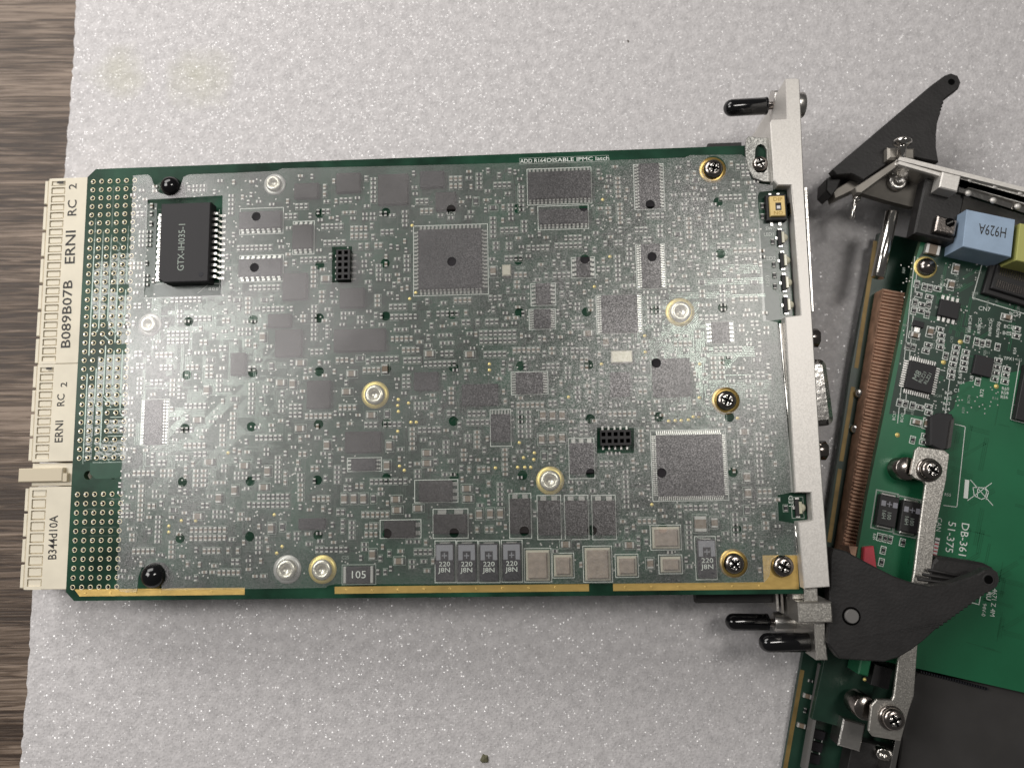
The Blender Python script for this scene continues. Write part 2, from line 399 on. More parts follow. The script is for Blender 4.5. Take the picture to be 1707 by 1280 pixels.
# ------------------------------------------------------------------ setting: table and foam
s1 = WF(195, 122); s2 = WF(335, 135); s3 = WF(215, 135)
STAINS = [(s1.x*MM+0.005, s1.y*MM+0.005, 0.010), (s2.x*MM+0.005, s2.y*MM+0.005, 0.011)]
STAINS = [(a, b, r) for a, b, r in STAINS]
foam_material(); wood_material()
TM = Matrix.Rotation(math.atan(TILT), 4, 'Y')      # table and foam lie together, tilted against the board frame
def tilt_obj(o, z0):
    m = Matrix.Translation(Vector((0, 0, z0*MM))) @ TM
    o.matrix_basis = m; WM[o.name] = m
tb = MB()
tb.box(-600, 600, -500, 500, -30, 0)
t = tb.build('table', 'wood'); t['kind'] = 'structure'; tilt_obj(t, -28.0)
fo = MB()
e0 = WF(128, -40); e1 = WF(26, 1320)
# fuzzy cut left edge of the foam
left = []
for i in range(161):
    k = i/160; q = e0.lerp(e1, k); q2 = Vector((q.x, q.y))
    ext = (e1-e0).xy.normalized()
    left.append((q.x+random.uniform(-0.25, 0.25)+0.5*math.sin(k*9), q.y))
left = [(left[0][0]+8, 300)]+left+[(left[-1][0]-8, -300)]
fo.prism(left+[(420, -300), (420, 300)], -7.8, 0.0)
f = fo.build('foam_sheet', 'foam'); tilt_obj(f, -20.0)
f['label'] = 'large pale grey packing foam sheet with glittering cell texture under both circuit boards'; f['category'] = 'foam sheet'

# ------------------------------------------------------------------ main plug-in board
main = root('plug_in_board', (0, 0, -13.5), 'large plug-in circuit board under a frosted plastic cover, cream connector at its left end', 'circuit board')
PW, PH = 80.0, 49.0
pb = MB()
ch = 1.9
outl = [(-PW+ch, PH), (PW, PH), (PW, -PH), (-PW+ch, -PH), (-PW, -PH+ch), (-PW, PH-ch)]
# board: two big plated holes in the key area and one at the right edge
k1 = W(147, 792); k2 = W(189, 791); k3 = W(1284, 507)
board_holes = [circ(k1.x, k1.y, 1.0, 14), circ(k2.x, k2.y, 1.0, 14), circ(k3.x, k3.y, 1.75, 20)]
pb.prism(outl, -1.6, 0.0, 0, holes=board_holes, side_mi=1)
pcb = pb.build('circuit_board', ['pcb', 'pcb_edge'], main)
FZ = 1.75       # upper face of the film

# occupied areas (mm rectangles) so that the small parts find free room
OCC = []
def occ(cx, cy, sx, sy, pad=0.25): OCC.append((cx-sx/2-pad, cx+sx/2+pad, cy-sy/2-pad, cy+sy/2+pad))
def is_free(cx, cy, sx, sy):
    x0, x1, y0, y1 = cx-sx/2, cx+sx/2, cy-sy/2, cy+sy/2
    for a in OCC:
        if x0 < a[1] and x1 > a[0] and y0 < a[3] and y1 > a[2]: return False
    return True
silk = MB(); silk_big = MB()      # printed outlines on the board

# --- gold edge strips
for (u0, u1, va, vb) in ((124, 408, 984, 994), (558, 982, 979, 989), (1022, 1332, 975, 985)):
    a = W(u0, (va+vb)/2); b = W(u1, (va+vb)/2)
    y1 = -46.55; y0 = -48.05
    g = MB(); x0 = a.x
    if u0 < 200: poly = [(x0, y1), (b.x, y1), (b.x, y0), (x0+1.2, y0)]
    else: poly = [(x0, y1), (b.x, y1), (b.x, y0), (x0, y0)]
    g.prism(poly, 0.005, 0.05)
    st = g.build('gold_strip', 'gold', main)
    n = int((b.x-x0)/5.6)
    d = MB()
    for i in range(n):
        x = x0+2.5+i*5.6
        d.lathe([(0.30, 0), (0.26, 0.07), (0.16, 0.03)], 10, 0, None, True, (x, -47.3+random.uniform(-0.1, 0.1), 0.03))
    d.build('via_row', 'gold', st, kind='stuff')
g = MB(); cx, cy, sx, sy = rp(1272, 925, 1330, 971)
g.cbox(cx, cy, sx, sy, 0.005, 0.06); g.build('gold_pad', 'gold', main); occ(cx, cy, sx, sy)

# --- press-fit pin field at the left
p0 = W(156, 303.5)
padm = MB()
padm.lathe([(0.55, 0.0), (0.55, 0.09), (0.51, 0.13), (0.41, 0.13), (0.38, 0.03)], 16, 0, None, True, cap=False)
padm.add([(0.385*math.cos(2*math.pi*i/12), 0.385*math.sin(2*math.pi*i/12), 0.04) for i in range(12)], [tuple(range(12))], 1)
padm.box(-0.46, 0.0, -0.10, 0.14, 0.03, 0.26, 2, None, 0.06)
pad_me = padm.mesh('pin_pad', ['pad_ring', 'dark_hole', 'solder'])
rows = [r for r in range(47) if r not in (33, 34, 35)]
PITCH = 2.0
cols = [p0.x+i*2.0*0.985 for i in range(6)]
yrow = lambda r: p0.y-r*PITCH
for r in rows:
    for c in range(6):
        if c == 5 and r % 1 == 0 and r < 3: pass
        put('pin_pad', pad_me, main, (cols[c]+random.uniform(-.03, .03), yrow(r)+random.uniform(-.03, .03), 0.0), random.uniform(-0.5, 0.5))
tr = MB()
def vline(col, r0, r1, dx=1.0, jog=None, w=0.26):
    x = cols[col]+dx; pts = [(x, yrow(r0)), (x, yrow(r1))]
    if jog: pts.append((x+jog, yrow(r1)-abs(jog)))
    tr.line(pts, w, 0.035)
vline(0, 4.5, 20.4, 0.98); vline(0, 22.6, 32.6, 0.85); vline(1, 6, 17.5, 0.98, -0.9); vline(2, 6.5, 16.6, 1.0, 1.8); vline(3, 8, 19, 1.0); vline(3, 0.6, 5.5, -1.0)
vline(2, 19.4, 25, 0.85, 1.8); vline(3, 20, 24, 0.9, 2.0); vline(2, 26.4, 31, 0.7, -0.9); vline(1, 22, 26, 0.9, 1.6); vline(4, 5.5, 12, 1.0); vline(4, 13, 17, 1.0, 1.5); vline(4, 20, 27, 0.9, 1.4)
for (r, c0, c1) in ((0.5, 3, 5), (0.9, 2.2, 3.2), (2.5, 4.6, 5.4), (26.6, 3, 5.4), (27.5, 3.4, 5.4), (28.5, 4, 5.3), (29.6, 3.2, 5.4), (32.5, 1.6, 5.4), (36.5, 3.4, 5.2), (37.6, 1, 4.4), (39.6, 0.4, 4.6), (40.5, 1.6, 4.6), (36.6, 4, 5.4)):
    tr.line([(cols[0]+c0*1.97, yrow(r)), (cols[0]+c1*1.97, yrow(r))], 0.16, 0.035)
for (r, c, n) in ((7, 3, 1), (8, 3, 1), (18, 2, 1), (17.5, 3, 1), (15.5, 4, 1), (16.5, 4, 1), (24, 3, 1), (25, 3, 1), (25.5, 2.5, 1), (24.5, 4, 1), (31.5, 2.6, 1)):
    x = cols[0]+c*1.97; tr.line([(x, yrow(r)), (x+1.7, yrow(r)-1.7)], 0.22, 0.035)
tr.build('trace', 'trace', pcb, kind='stuff')
po = MB()
def pour(c0, c1, r0, r1):
    x0 = cols[0]+c0*1.97; x1 = cols[0]+c1*1.97; L = []; Rr = []; r = r0; dl = dr = 0.0
    while r < r1:
        dl = random.choice((0, 0, 0.45, 0.9)); dr = random.choice((0, 0, 0.45, 0.9)); r2 = min(r1, r+random.choice((0.5, 1, 1.5)))
        L += [(x0+dl, yrow(r)-0.2), (x0+dl, yrow(r2)+0.2)]; Rr += [(x1-dr, yrow(r)-0.2), (x1-dr, yrow(r2)+0.2)]; r = r2
    if x1-x0 > 2.0: po.prism(L+Rr[::-1], 0.001, 0.022)
    else: po.prism([(x0, yrow(r0)), (x1, yrow(r0)-0.5), (x1, yrow(r1)+0.5), (x0, yrow(r1))], 0.001, 0.022)
pour(2.5, 5.45, 8.6, 12.4); pour(0.55, 2.4, 9.5, 16.4); pour(2.6, 3.5, 13, 17.5); pour(3.6, 5.4, 13.5, 19.3); pour(1.6, 2.4, 20.6, 29.5)
pour(2.6, 5.4, 20.3, 26.2); pour(0.6, 1.4, 24, 32.4); pour(3, 5.4, 27.7, 29.4); pour(1.6, 5.4, 30, 32.3)
po.build('copper_or_glare_area', 'copper_pour', pcb, kind='stuff')
pk = MB(); pk.prism(pxpoly([(150, 771), (205, 768), (203, 792), (195, 797), (160, 798), (150, 790)], 0), 0.001, 0.02); pk.build('copper_or_glare_area', 'mask_green', pcb)

# --- cream backplane connector: three bodies and the coding key
CZ = -3.0
def conn(pl, top_band, ribs, bumps, name='connector_body'):
    (ul0, v0, ur0), (ul1, v1, ur1) = pl      # left/right px at the top row and at the bottom row
    b = MB()
    A = pxpoly([(ul0, v0), (ur0, v0), (ur1, v1), (ul1, v1)], CZ)
    wA = (A[1]-A[0]).length
    xl = (A[0].x+A[3].x)/2; xr = -77.0; y1 = A[0].y; y0 = A[3].y
    xm = xl+wA*0.50      # flat printed band starts here
    xs = xl+wA*0.12
    b.box(xm, xr, y0, y1, -13.0, CZ, 0, None, 0.12)
    b.box(xl, xm, y0, y1, -13.0, CZ-0.7, 1)
    b.box(xs-0.6, xs, y0, y1, CZ-0.7, CZ-0.2, 0)
    b.box(xs, xm, y1-0.7, y1, CZ-0.7, CZ-0.10, 0); b.box(xs, xm, y0, y0+0.7, CZ-0.7, CZ-0.10, 0)
    o = b.build(name, ['cream', 'cream_dark'], main)
    n = ribs; rm = MB(); rm.box(0, xm-xs, -0.2, 0.2, 0, 0.52, 0)
    rme = rm.mesh('rib', ['cream'])
    for i in range(1, n):
        put('rib', rme, o, (xs, y1+(y0-y1)*i/n, CZ-0.7))
    pm = MB(); L = (y1-y0)/bumps*0.9; pm.box(-0.9, 0, -L/2, L/2, -2.5, 0, 0, None, 0.15); pme = pm.mesh('side_lug', ['cream'])
    for i in range(bumps):
        put('side_lug', pme, o, (xl-0.003, y1+(y0-y1)*(i+0.5)/bumps, CZ-0.6))
    # shallow cell floors, a little proud of the recess
    cm = MB(); c = (y1-y0)/n
    cm.box(0, (xm-xs)*0.86, -c/2+0.42, c/2-0.42, 0, 0.30, 0, None, 0.08); cme = cm.mesh('contact_cell', ['cream'])
    for i in range(n): put('contact_cell', cme, o, (xs+0.12, y1+(y0-y1)*(i+0.5)/n, CZ-0.7))
    return o
ca = conn(((77, 298, 138), (62, 607, 121)), 0.6, 22, 7)
cb = conn(((60, 607.6, 120), (49, 770, 112)), 0.6, 11, 4)
cc = conn(((45, 812, 109), (36, 983, 99)), 0.6, 9, 4)
kb = MB()
kx0 = W(50, 790, CZ).x; ky1 = W(80, 772, CZ).y; ky0 = W(80, 810, CZ).y
kb.box(kx0, -77.0, ky0, ky1, -13, CZ-0.6, 0, None, 0.15)
ck = kb.build('connector_key_block', ['cream'], main)
kt = MB(); cx, cy, sx, sy = rp(30, 780, 104, 803, CZ+0.6); kt.cbox(cx, cy, sx, sy, CZ-4, CZ+0.6, 0, None, 0.2)
kt.box(cx+sx/2, cx+sx/2+0.9, cy-sy*0.5, cy+sy*0.1, CZ-3, CZ+0.4, 0)
kt.build('coding_tab', ['cream_dark'], ck)
for (b, u, v, h, par, ft) in (('1', 101, 304, 11, ca, 3.5), ('2', 122, 311, 13, ca, 9), ('RC', 121, 347, 15, ca, 26), ('ERNI', 118, 412, 17, ca, 55), ('B089B07B', 112, 524, 16, ca, 112),
                          ('1', 82, 614, 10, cb, 3.5), ('2', 107, 641, 11, cb, 8), ('RC', 102, 667, 13, cb, 20), ('ERNI', 99, 719, 14, cb, 36), ('B344d10A', 89, 896, 15, cc, 73)):
    ptext(b, u, v, CZ+0.03, h, 90+1.0, 'ink', par, bold=0.012, fit=ft)

# --- frosted film cover
HOLES = [(427,361),(533,356),(643,354),(752,349),(863,348),(973,345),(1084,341),(1197,337),
 (424,446),(533,442),(642,439),(753,436),(864,434),(975,432),(1087,428),(1201,423),
 (314,536),(422,533),(532,530),(643,527),(754,524),(866,521),(978,520),(1091,516),(1205,513),
 (311,625),(421,621),(532,619),(644,615),(756,612),(868,610),(981,608),(1094,605),(1210,602),
 (308,714),(419,711),(531,707),(644,706),(756,702),(869,699),(984,698),(1098,695),(1216,695),
 (304,803),(417,802),(529,800),(644,797),(757,794),(871,792),(985,789),(1103,788),(1222,787),
 (300,897),(416,894),(530,892),(645,889),(757,888),(874,885),(987,884),(1105,880),(1228,882)]
outline = [(222,293),(246,291),(252,296),(257,310),(264,321),(281,326),(296,321),(301,310),(306,295),(316,291),(400,288),(462,285),(470,281),(700,276),(1000,268),(1142,263),(1150,259),(1236,258),
 (1243,263),(1246,280),(1252,298),(1264,306),(1288,309),(1288,318),(1266,320),(1263,328),(1268,400),(1274,490),(1277,533),(1296,537),(1300,560),(1322,820),(1296,825),(1298,868),(1324,872),(1330,926),(1296,925),(1286,934),(1282,960),(1274,970),
 (1180,971),(985,972),(740,973),(560,973),(548,975),(543,979),(420,981),(270,983),(268,966),(263,948),(250,940),(236,946),(230,962),(228,986),(212,987),(200,985),(194,977),(198,900),(206,700),(213,520)]
holes = [circ(W(u, v, FZ).x, W(u, v, FZ).y, 1.05, 20) for u, v in HOLES]
holes.append(pxpoly([(246,333),(371,326),(368,492),(240,496)], FZ))              # window for the transformer
holes.append(pxpoly([(553,411),(587,411),(586,471),(553,471)], FZ))
holes.append(pxpoly([(995,713),(1057,713),(1057,755),(995,755)], FZ))
for u, v in ((1190, 280), (1212, 667), (1225, 940)): holes.append(circ(W(u, v, FZ).x, W(u, v, FZ).y, 2.75, 28))
fm = MB(); fm.prism(pxpoly(outline, FZ), FZ-0.22, FZ, 0, holes=holes, side_mi=1, bot_mi=2)
film = fm.build('frosted_cover', ['film', 'film_edge', 'film_clear'], main, label='frosted clear plastic cover sheet with punched holes')

# --- standoffs seen through the film
def standoff(u, v, rpx, ringm):
    p = W(u, v, 0.4); k = 1/7.55
    R = rpx*k
    b = MB()
    b.lathe([(R, 0.0), (R, 0.10), (R*0.72, 0.12)], 32, 0)
    b.lathe([(R*0.72, 0.0), (R*0.72, 0.8), (R*0.62, 1.15), (R*0.45, 1.25), (R*0.36, 1.05), (R*0.30, 0.5), (0.001, 0.4)], 32, 1)
    b.build('standoff', [ringm, 'standoff'], main, (p.x, p.y, 0.0)); occ(p.x, p.y, 2*R, 2*R)
for a in ((457, 307, 19, 'solder_pad'), (249, 541, 20, 'solder_pad'), (625, 658, 23, 'gold_dot'), (1134, 520, 24, 'gold_dot'), (478, 949, 23, 'solder_pad'), (537, 949, 23, 'gold_dot'), (917, 801, 23, 'gold_dot')): standoff(*a)

# --- screws with cross slots
def screw(u, v, r, z0, par, ring=None, lean=0.0, name='screw', washers=0):
    p = W(u, v, z0+1.4); b = MB()
    if ring: b.lathe([(ring, 0.0), (ring, 0.10), (ring*0.7, 0.12), (0.001, 0.12)], 36, 2)
    zb = 0.12
    for i in range(washers):
        b.lathe([(r*1.12, zb), (r*1.15, zb+0.12), (r*1.12, zb+0.45), (r*0.8, zb+0.5)], 32, 0); zb += 0.5
    prof = [(r, zb), (r, zb+0.75), (r*0.95, zb+1.05), (r*0.80, zb+1.35), (r*0.6, zb+1.5), (r*0.52, zb+1.53)]
    b.lathe(prof, 32, 0)
    # recess: floor and cross
    b.add([(r*0.52*math.cos(2*math.pi*i/20), r*0.52*math.sin(2*math.pi*i/20), zb+1.535) for i in range(20)], [tuple(range(20))], 1)
    o = b.build(name, ['screw_metal', 'screw_slot', 'gold'], par, (p.x, p.y, z0))
    c = MB(); a0 = random.uniform(0, 1.5); w = r*0.11; l = r*0.56
    cr = []
    for q in range(4):
        a = a0+q*math.pi/2
        for (x, y) in ((l, -w), (l, w), (w, w)):
            cr.append(rot2(x, y, a))
    c.prism(cr, zb+1.0, zb+1.56)
    c.build('cross_recess', 'dark_hole', o, (p.x, p.y, z0))
    # bright burrs around the recess
    d = MB()
    for q in range(4):
        a = a0+q*math.pi/2+math.pi/4; x, y = rot2(r*0.34, 0, a)
        d.lathe([(r*0.17, 0), (r*0.14, 0.1), (0.001, 0.16)], 8, 0, None, True, (x, y, zb+1.53))
    d.build('recess_rim', 'screw_slot', o, (p.x, p.y, z0))
    return o
for u, v in ((1190, 280), (1212, 667), (1225, 940)):
    q = W(u, v, 0); screw(u, v, 2.15, 0.0, main, ring=3.0); occ(q.x, q.y, 6.2, 6.2)
screw(1307, 944, 2.2, 0.06, main)

# --- black rubber domes on the two left corners
for u, v, r in ((281, 308, 2.35), (252, 960, 2.75)):
    p = W(u, v, 2.6); b = MB()
    b.lathe([(r*0.98, -0.4), (r, 1.2)]+[(r*math.cos(t), 1.2+r*math.sin(t)) for t in [i*math.pi/2/9 for i in range(1, 9)]]+[(1e-6, 1.2+r)], 32)
    b.build('rubber_cap', 'black_cap', main, (p.x, p.y, 0)); occ(p.x, p.y, 2*r, 2*r)

# --- chips
def chip(x0, y0, x1, y1, h, m='chip_grey', pins=None, n=8, dot=False, lab=None, pl=0.9, outline=True, ch=0.15, name='chip'):
    cx, cy, sx, sy = rp(x0, y0, x1, y1, h)
    b = MB(); b.cbox(0, 0, sx, sy, 0.08, h, 0, None, ch)
    if dot: b.lathe([(0.35, 0), (0.30, 0.02)], 12, 1, None, False, (-sx/2+0.9, -sy/2+0.9, h))
    o = b.build(name, [m, 'chip_black'], main, (cx, cy, 0))
    if pins:
        for side in pins:
            r = MB()
            L = sy if side in 'LR' else sx
            for i in range(n):
                t = -L/2+L*(i+0.5)/n; w = L/n*0.26; e = (sx if side in 'LR' else sy)/2
                sgn = -1 if side in 'LB' else 1
                a, c = sorted((sgn*(e-0.05), sgn*(e+0.35))); a2, c2 = sorted((sgn*(e+0.35), sgn*(e+pl)))
                for (p, q, z0, z1) in ((a, c, h*0.35, h*0.55), (a2, c2, 0.02, 0.18)):
                    if side in 'LR': r.box(p, q, t-w, t+w, z0, z1)
                    else: r.box(t-w, t+w, p, q, z0, z1)
            r.build('lead_row', 'solder', o, (cx, cy, 0))
    ex = 2*pl if pins and ('L' in pins or 'R' in pins) else 0; ey = 2*pl if pins and ('T' in pins or 'B' in pins) else 0
    occ(cx, cy, sx+ex, sy+ey)
    if outline and pins: silk_big.frame(cx, cy, sx+ex+0.5, sy+ey+0.5, 0.15, 0.03)
    return o, cx, cy, sx, sy
big, *_ = chip(697, 381, 803, 480, 1.35, 'chip_grey', 'LRTB', 16, True, pl=1.1)
chip(1096, 724, 1206, 826, 1.35, 'chip_grey', 'LRTB', 32, False, pl=0.9)
for a in ((1003,491,1063,553,'chip_grey','LR',16), (1089,597,1151,660,'chip_grey',None,0), (1066,272,1100,345,'chip_grey','LR',14), (1070,406,1102,478,'chip_grey','LR',18),
          (893,472,918,506,'chip_grey','LR',5), (890,515,918,546,'chip_grey','LR',8), (961,428,984,460,'chip_grey','LR',4), (1187,536,1217,570,'chip_grey','LR',5),
          (898,348,980,372,'chip_grey','B',12), (726,320,760,350,'chip_brown',None,0), (398,352,468,380,'chip_grey','B',8), (397,431,468,460,'chip_grey','TB',8),
          (487,374,520,414,'chip_brown','TB',4), (471,455,511,499,'chip_brown',None,0), (446,523,484,545,'chip_brown',None,0), (458,549,502,594,'chip_brown',None,0),
          (384,588,408,625,'chip_brown',None,0), (511,634,550,680,'chip_brown',None,0), (575,719,634,754,'chip_brown',None,0), (585,764,626,784,'chip_grey','LR',3),
          (239,666,269,740,'chip_grey','LR',14), (566,480,606,512,'chip_brown',None,0), (556,548,642,585,'chip_brown',None,0), (950,738,990,789,'chip_grey','T',3),
          (698,801,754,836,'chip_brown','R',3), (722,857,778,889,'chip_brown','T',2), (640,868,692,896,'chip_brown','R',2),
          (850,831,884,889,'chip_brown','T',2), (897,834,934,891,'chip_brown','T',2), (943,834,980,891,'chip_brown','T',2), (989,834,1026,891,'chip_brown','T',2),
          (497,864,541,882,'chip_grey',None,0), (860,620,905,655,'chip_grey','LR',8), (690,620,730,650,'chip_grey',None,0), (770,640,830,675,'chip_grey',None,0),
          (630,290,680,340,'chip_brown',None,0), (700,285,740,312,'chip_grey',None,0), (560,288,600,320,'chip_brown',None,0), (880,285,985,330,'chip_grey','TB',16),
          (818,690,850,735,'chip_grey','T',6), (1018,620,1050,660,'chip_grey',None,0), (490,305,530,330,'chip_brown',None,0)):
    chip(a[0], a[1], a[2], a[3], 1.1, a[4], a[5], a[6], name='chip')
# crystals
for a in ((1019, 584, 1055, 605), (837, 441, 852, 460)):
    chip(*a, 1.3, 'crystal', name='crystal_can', ch=0.25)
# shielded inductors
for a in ((880,921,913,965), (927,929,951,958), (979,917,1015,965), (1033,931,1059,957), (1092,882,1131,911), (1106,932,1133,951)):
    cx, cy, sx, sy = rp(*a, 1.4)
    b = MB(); b.cbox(0, 0, sx+0.9, sy+0.9, 0.05, 0.7, 1, None, 0.2); b.cbox(0, 0, sx, sy, 0.7, 1.42, 0, None, 0.3)
    b.build('inductor', ['inductor', 'crystal'], main, (cx, cy, 0)); occ(cx, cy, sx+1, sy+1); silk_big.frame(cx, cy, sx+1.7, sy+1.7, 0.14, 0.03)
# tantalum capacitors marked 220 / 18N
for a in ((726,906,756,968,'J'), (763,906,793,968,'J'), (800,906,830,968,'J'), (838,905,868,967,'J'), (1164,899,1194,963,'J')):
    cx, cy, sx, sy = rp(*a[:4], 1.45)
    b = MB(); b.cbox(0, 0, sx, sy, 0.1, 1.45, 0, None, 0.15); b.box(-sx*.30, sx*.30, sy/2-0.6, sy/2+0.25, 0.0, 0.9, 1, None, 0.15)
    o = b.build('tantalum_capacitor', ['tantalum', 'solder'], main, (cx, cy, 0)); occ(cx, cy, sx, sy+1); silk_big.frame(cx, cy, sx+0.8, sy+1.2, 0.16, 0.03)
    g = MB(); yb = sy*0.5-0.3; y2 = sy*0.22-0.3; z = 1.462
    for (xa, xb, ya, yc) in ((-sx*.46, sx*.46, sy*.30, sy*.47), (-sx*.46, -sx*.22, sy*.06, sy*.30), (sx*.22, sx*.46, sy*.06, sy*.30)):
        g.quad([(xa, ya, z), (xb, ya, z), (xb, yc, z), (xa, yc, z)])
    g.line([(-sx*.12, sy*.18), (sx*.12, sy*.18)], 0.22, z+0.004); g.line([(0, sy*.12), (0, sy*.24)], 0.22, z+0.008)
    g.build('polarity_mark', 'tant_stripe', o, (cx, cy, 0))
    text('220', cx, cy-sy*.05, 1.48, 1.0, 0, 'silk', o, wide=1.2); text('J8N', cx, cy-sy*.21, 1.48, 1.0, 0, 'silk', o, wide=1.2)
# big marked resistor
cx, cy, sx, sy = rp(572, 944, 622, 972, 0.7)
b = MB(); b.cbox(0, 0, sx*0.8, sy, 0.05, 0.75, 0, None, 0.1); b.box(-sx/2, -sx*.40, -sy/2, sy/2, 0.0, 0.72, 1, None, 0.1); b.box(sx*.40, sx/2, -sy/2, sy/2, 0, 0.72, 1, None, 0.1)
o = b.build('large_resistor', ['resistor', 'solder_pad'], main, (cx, cy, 0)); occ(cx, cy, sx, sy); text('105', cx, cy, 0.78, 1.6, 0, 'silk', o, wide=1.1)
silk.frame(cx, cy, sx+1, sy+0.8, 0.16, 0.03)

# --- black pin sockets in the film windows
def socket(x0, y0, x1, y1, vert):
    h = 2.6
    cx, cy, sx, sy = rp(x0, y0, x1, y1, h)
    L, Wd = (sy, sx) if vert else (sx, sy)
    hs = []
    for i in range(5):
        for j in (-1, 1):
            px, py = -L/2+L*(i+0.5)/5, j*Wd*0.22
            q = 0.42
            hs.append([(px-q, py-q), (px+q, py-q), (px+q, py+q), (px-q, py+q)])
    b = MB(); b.prism([(-L/2, -Wd/2), (L/2, -Wd/2), (L/2, Wd/2), (-L/2, Wd/2)], 0.3, h, 0, holes=hs)
    b.box(-L/2+0.05, L/2-0.05, -Wd/2+0.05, Wd/2-0.05, 0.05, 0.9, 1)
    o = b.build('pin_socket', ['chip_black', 'dark_hole'], main, (cx, cy, 0), math.pi/2 if vert else 0)
    lm = MB(); lm.box(-0.2, 0.2, 0, 0.85, 0.02, 0.25); lme = lm.mesh('lead', ['solder'])
    for i in range(5):
        for j in (-1, 1):
            px, py = -L/2+L*(i+0.5)/5, j*Wd/2
            a = math.pi/2 if vert else 0
            rx, ry = rot2(px, py, a)
            put('lead', lme, o, (cx+rx, cy+ry, 0), a+(0 if j > 0 else math.pi))
    occ(cx, cy, sx+1.6, sy+1.6)
socket(560, 416, 583, 466, True); socket(1001, 716, 1052, 742, False)
for i in range(5):
    pass

# --- transformer module standing in the upper left window
cx, cy, sx, sy = rp(266, 338, 349, 470, 3.3)
b = MB(); k = 1.3
b.prism([(-sx/2+k, -sy/2), (sx/2-0.2, -sy/2), (sx/2, -sy/2+0.2), (sx/2, sy/2), (-sx/2, sy/2), (-sx/2, -sy/2+k*0.7)], 0.4, 3.3, 0, ch=0.25)
gt = b.build('transformer_module', ['chip_top'], main, (cx, cy, 0)); occ(cx, cy, sx+4, sy+4)
lm = MB(); lm.box(0, 0.9, -0.28, 0.28, 1.7, 2.0); lm.box(0.9, 1.2, -0.28, 0.28, 0.1, 2.0); lm.box(1.2, 2.3, -0.28, 0.28, 0.08, 0.35); lme = lm.mesh('lead', ['solder'])
for i in range(12):
    y = cy+sy*0.38-i*sy*0.80/11
    put('lead', lme, gt, (cx+sx/2-0.05, y, 0)); put('lead', lme, gt, (cx-sx/2+0.05, y, 0), math.pi)
text('GTX-IH035-1', cx-0.6, cy-1.0, 3.325, 1.55, 90, 'silk_dim', gt, wide=0.92)
d = MB(); d.lathe([(0.55, 0), (0.5, 0.03)], 20, 0); d.build('pin_one_dot', 'tantalum', gt, (cx+sx/2-1.7, cy-sy/2+1.7, 3.305))
g = MB(); q = rp(258, 474, 370, 492, 0)
g.prism(pxpoly([(244,472),(371,470),(369,494),(240,498)], 0), 0.003, 0.03); g.prism(pxpoly([(244,340),(262,339),(258,470),(241,470)], 0), 0.001, 0.02); g.build('copper_or_glare_area', 'mask_gloss', pcb)  # glossier patches added so the window floor picks up lamp glare
wl = MB()
a, b_ = W(252, 335), W(252, 492)
wl.line([W(259, 474).xy, W(368, 473).xy], 0.14, 0.05); wl.line([W(330, 489).xy, W(348, 474).xy], 0.14, 0.05); wl.line([W(366, 350).xy, W(366, 480).xy], 0.12, 0.05)
for i in range(3):
    c = W(350+i*6, 482); wl.frame(c.x, c.y, 0.55, 0.55, 0.12, 0.05)
wl.build('silkscreen', 'silk', pcb)
g = MB(); g.prism(pxpoly([(1264,366),(1313,364),(1322,530),(1272,536)], 0), 0.001, 0.016); g.build('copper_or_glare_area', 'mask_gloss', pcb)  # added glossy patch that catches lamp glare beside the LEDs
# --- side column with DIP switch and LEDs at the right edge
cx, cy, sx, sy = rp(1284, 327, 1309, 360, 2.4)
b = MB(); b.cbox(0, 0, sx+1.1, sy+1.3, 0.1, 1.6, 1, None, 0.1); b.cbox(0, 0, sx, sy, 1.6, 2.5, 0, None, 0.15)
b.cbox(0.1, -0.15, 1.25, 1.7, 2.42, 2.515, 1); b.cbox(0.1, -0.35, 0.75, 0.7, 2.5, 2.62, 2)
dip = b.build('dip_switch', ['dip_yellow', 'chip_black', 'white_label'], main, (cx, cy, 0)); occ(cx, cy, sx+2, sy+2)
text('DIP', cx+0.05, cy+1.45, 2.52, 0.85, 0, 'dip_ink', dip, wide=1.15); text('ON', cx, cy-1.55, 2.52, 0.8, 180, 'dip_ink', dip, wide=1.15)
lm = MB(); lm.box(-0.3, 0.3, -0.5, 0.4, 0.02, 0.35); lme = lm.mesh('lead', ['solder'])
for dx in (-0.9, 0.9):
    put('lead', lme, dip, (cx+dx, cy-sy/2-1.0, 0)); put('lead', lme, dip, (cx+dx, cy+sy/2+1.0, 0))
for i, (u, v) in enumerate(((1304, 396), (1308, 434), (1311, 471), (1314, 508), (1333, 846))):
    p = W(u, v, 0.6); b = MB()
    b.box(-0.9, -0.15, -1.75, 1.75, 0.05, 0.75, 0, None, 0.05); b.box(-0.15, 0.45, -1.25, 1.25, 0.05, 0.9, 1, None, 0.08)
    b.box(-0.8, 0.0, -2.1, -1.7, 0.02, 0.5, 2); b.box(-0.8, 0.0, 1.7, 2.1, 0.02, 0.5, 2); b.box(-1.35, -0.9, -0.3, 0.3, 0.02, 0.3, 2)
    o = b.build('led', ['chip_black', 'led_lens', 'solder'], main, (p.x, p.y, 0))
    l = MB(); M = Matrix.Translation((0.45, 0, 0.5)) @ Matrix.Rotation(math.pi/2, 4, 'Y')
    l.lathe([(0.95, 0), (0.82, 0.35), (0.5, 0.7), (0.001, 0.85)], 16, 0, M @ Matrix.Diagonal((0.42, 1, 1, 1)))
    l.build('lens', 'led_lens', o, (p.x, p.y, 0)); occ(p.x, p.y, 3, 4.2)
    silk.frame(p.x-0.25, p.y, 2.6, 4.5, 0.12, 0.03)
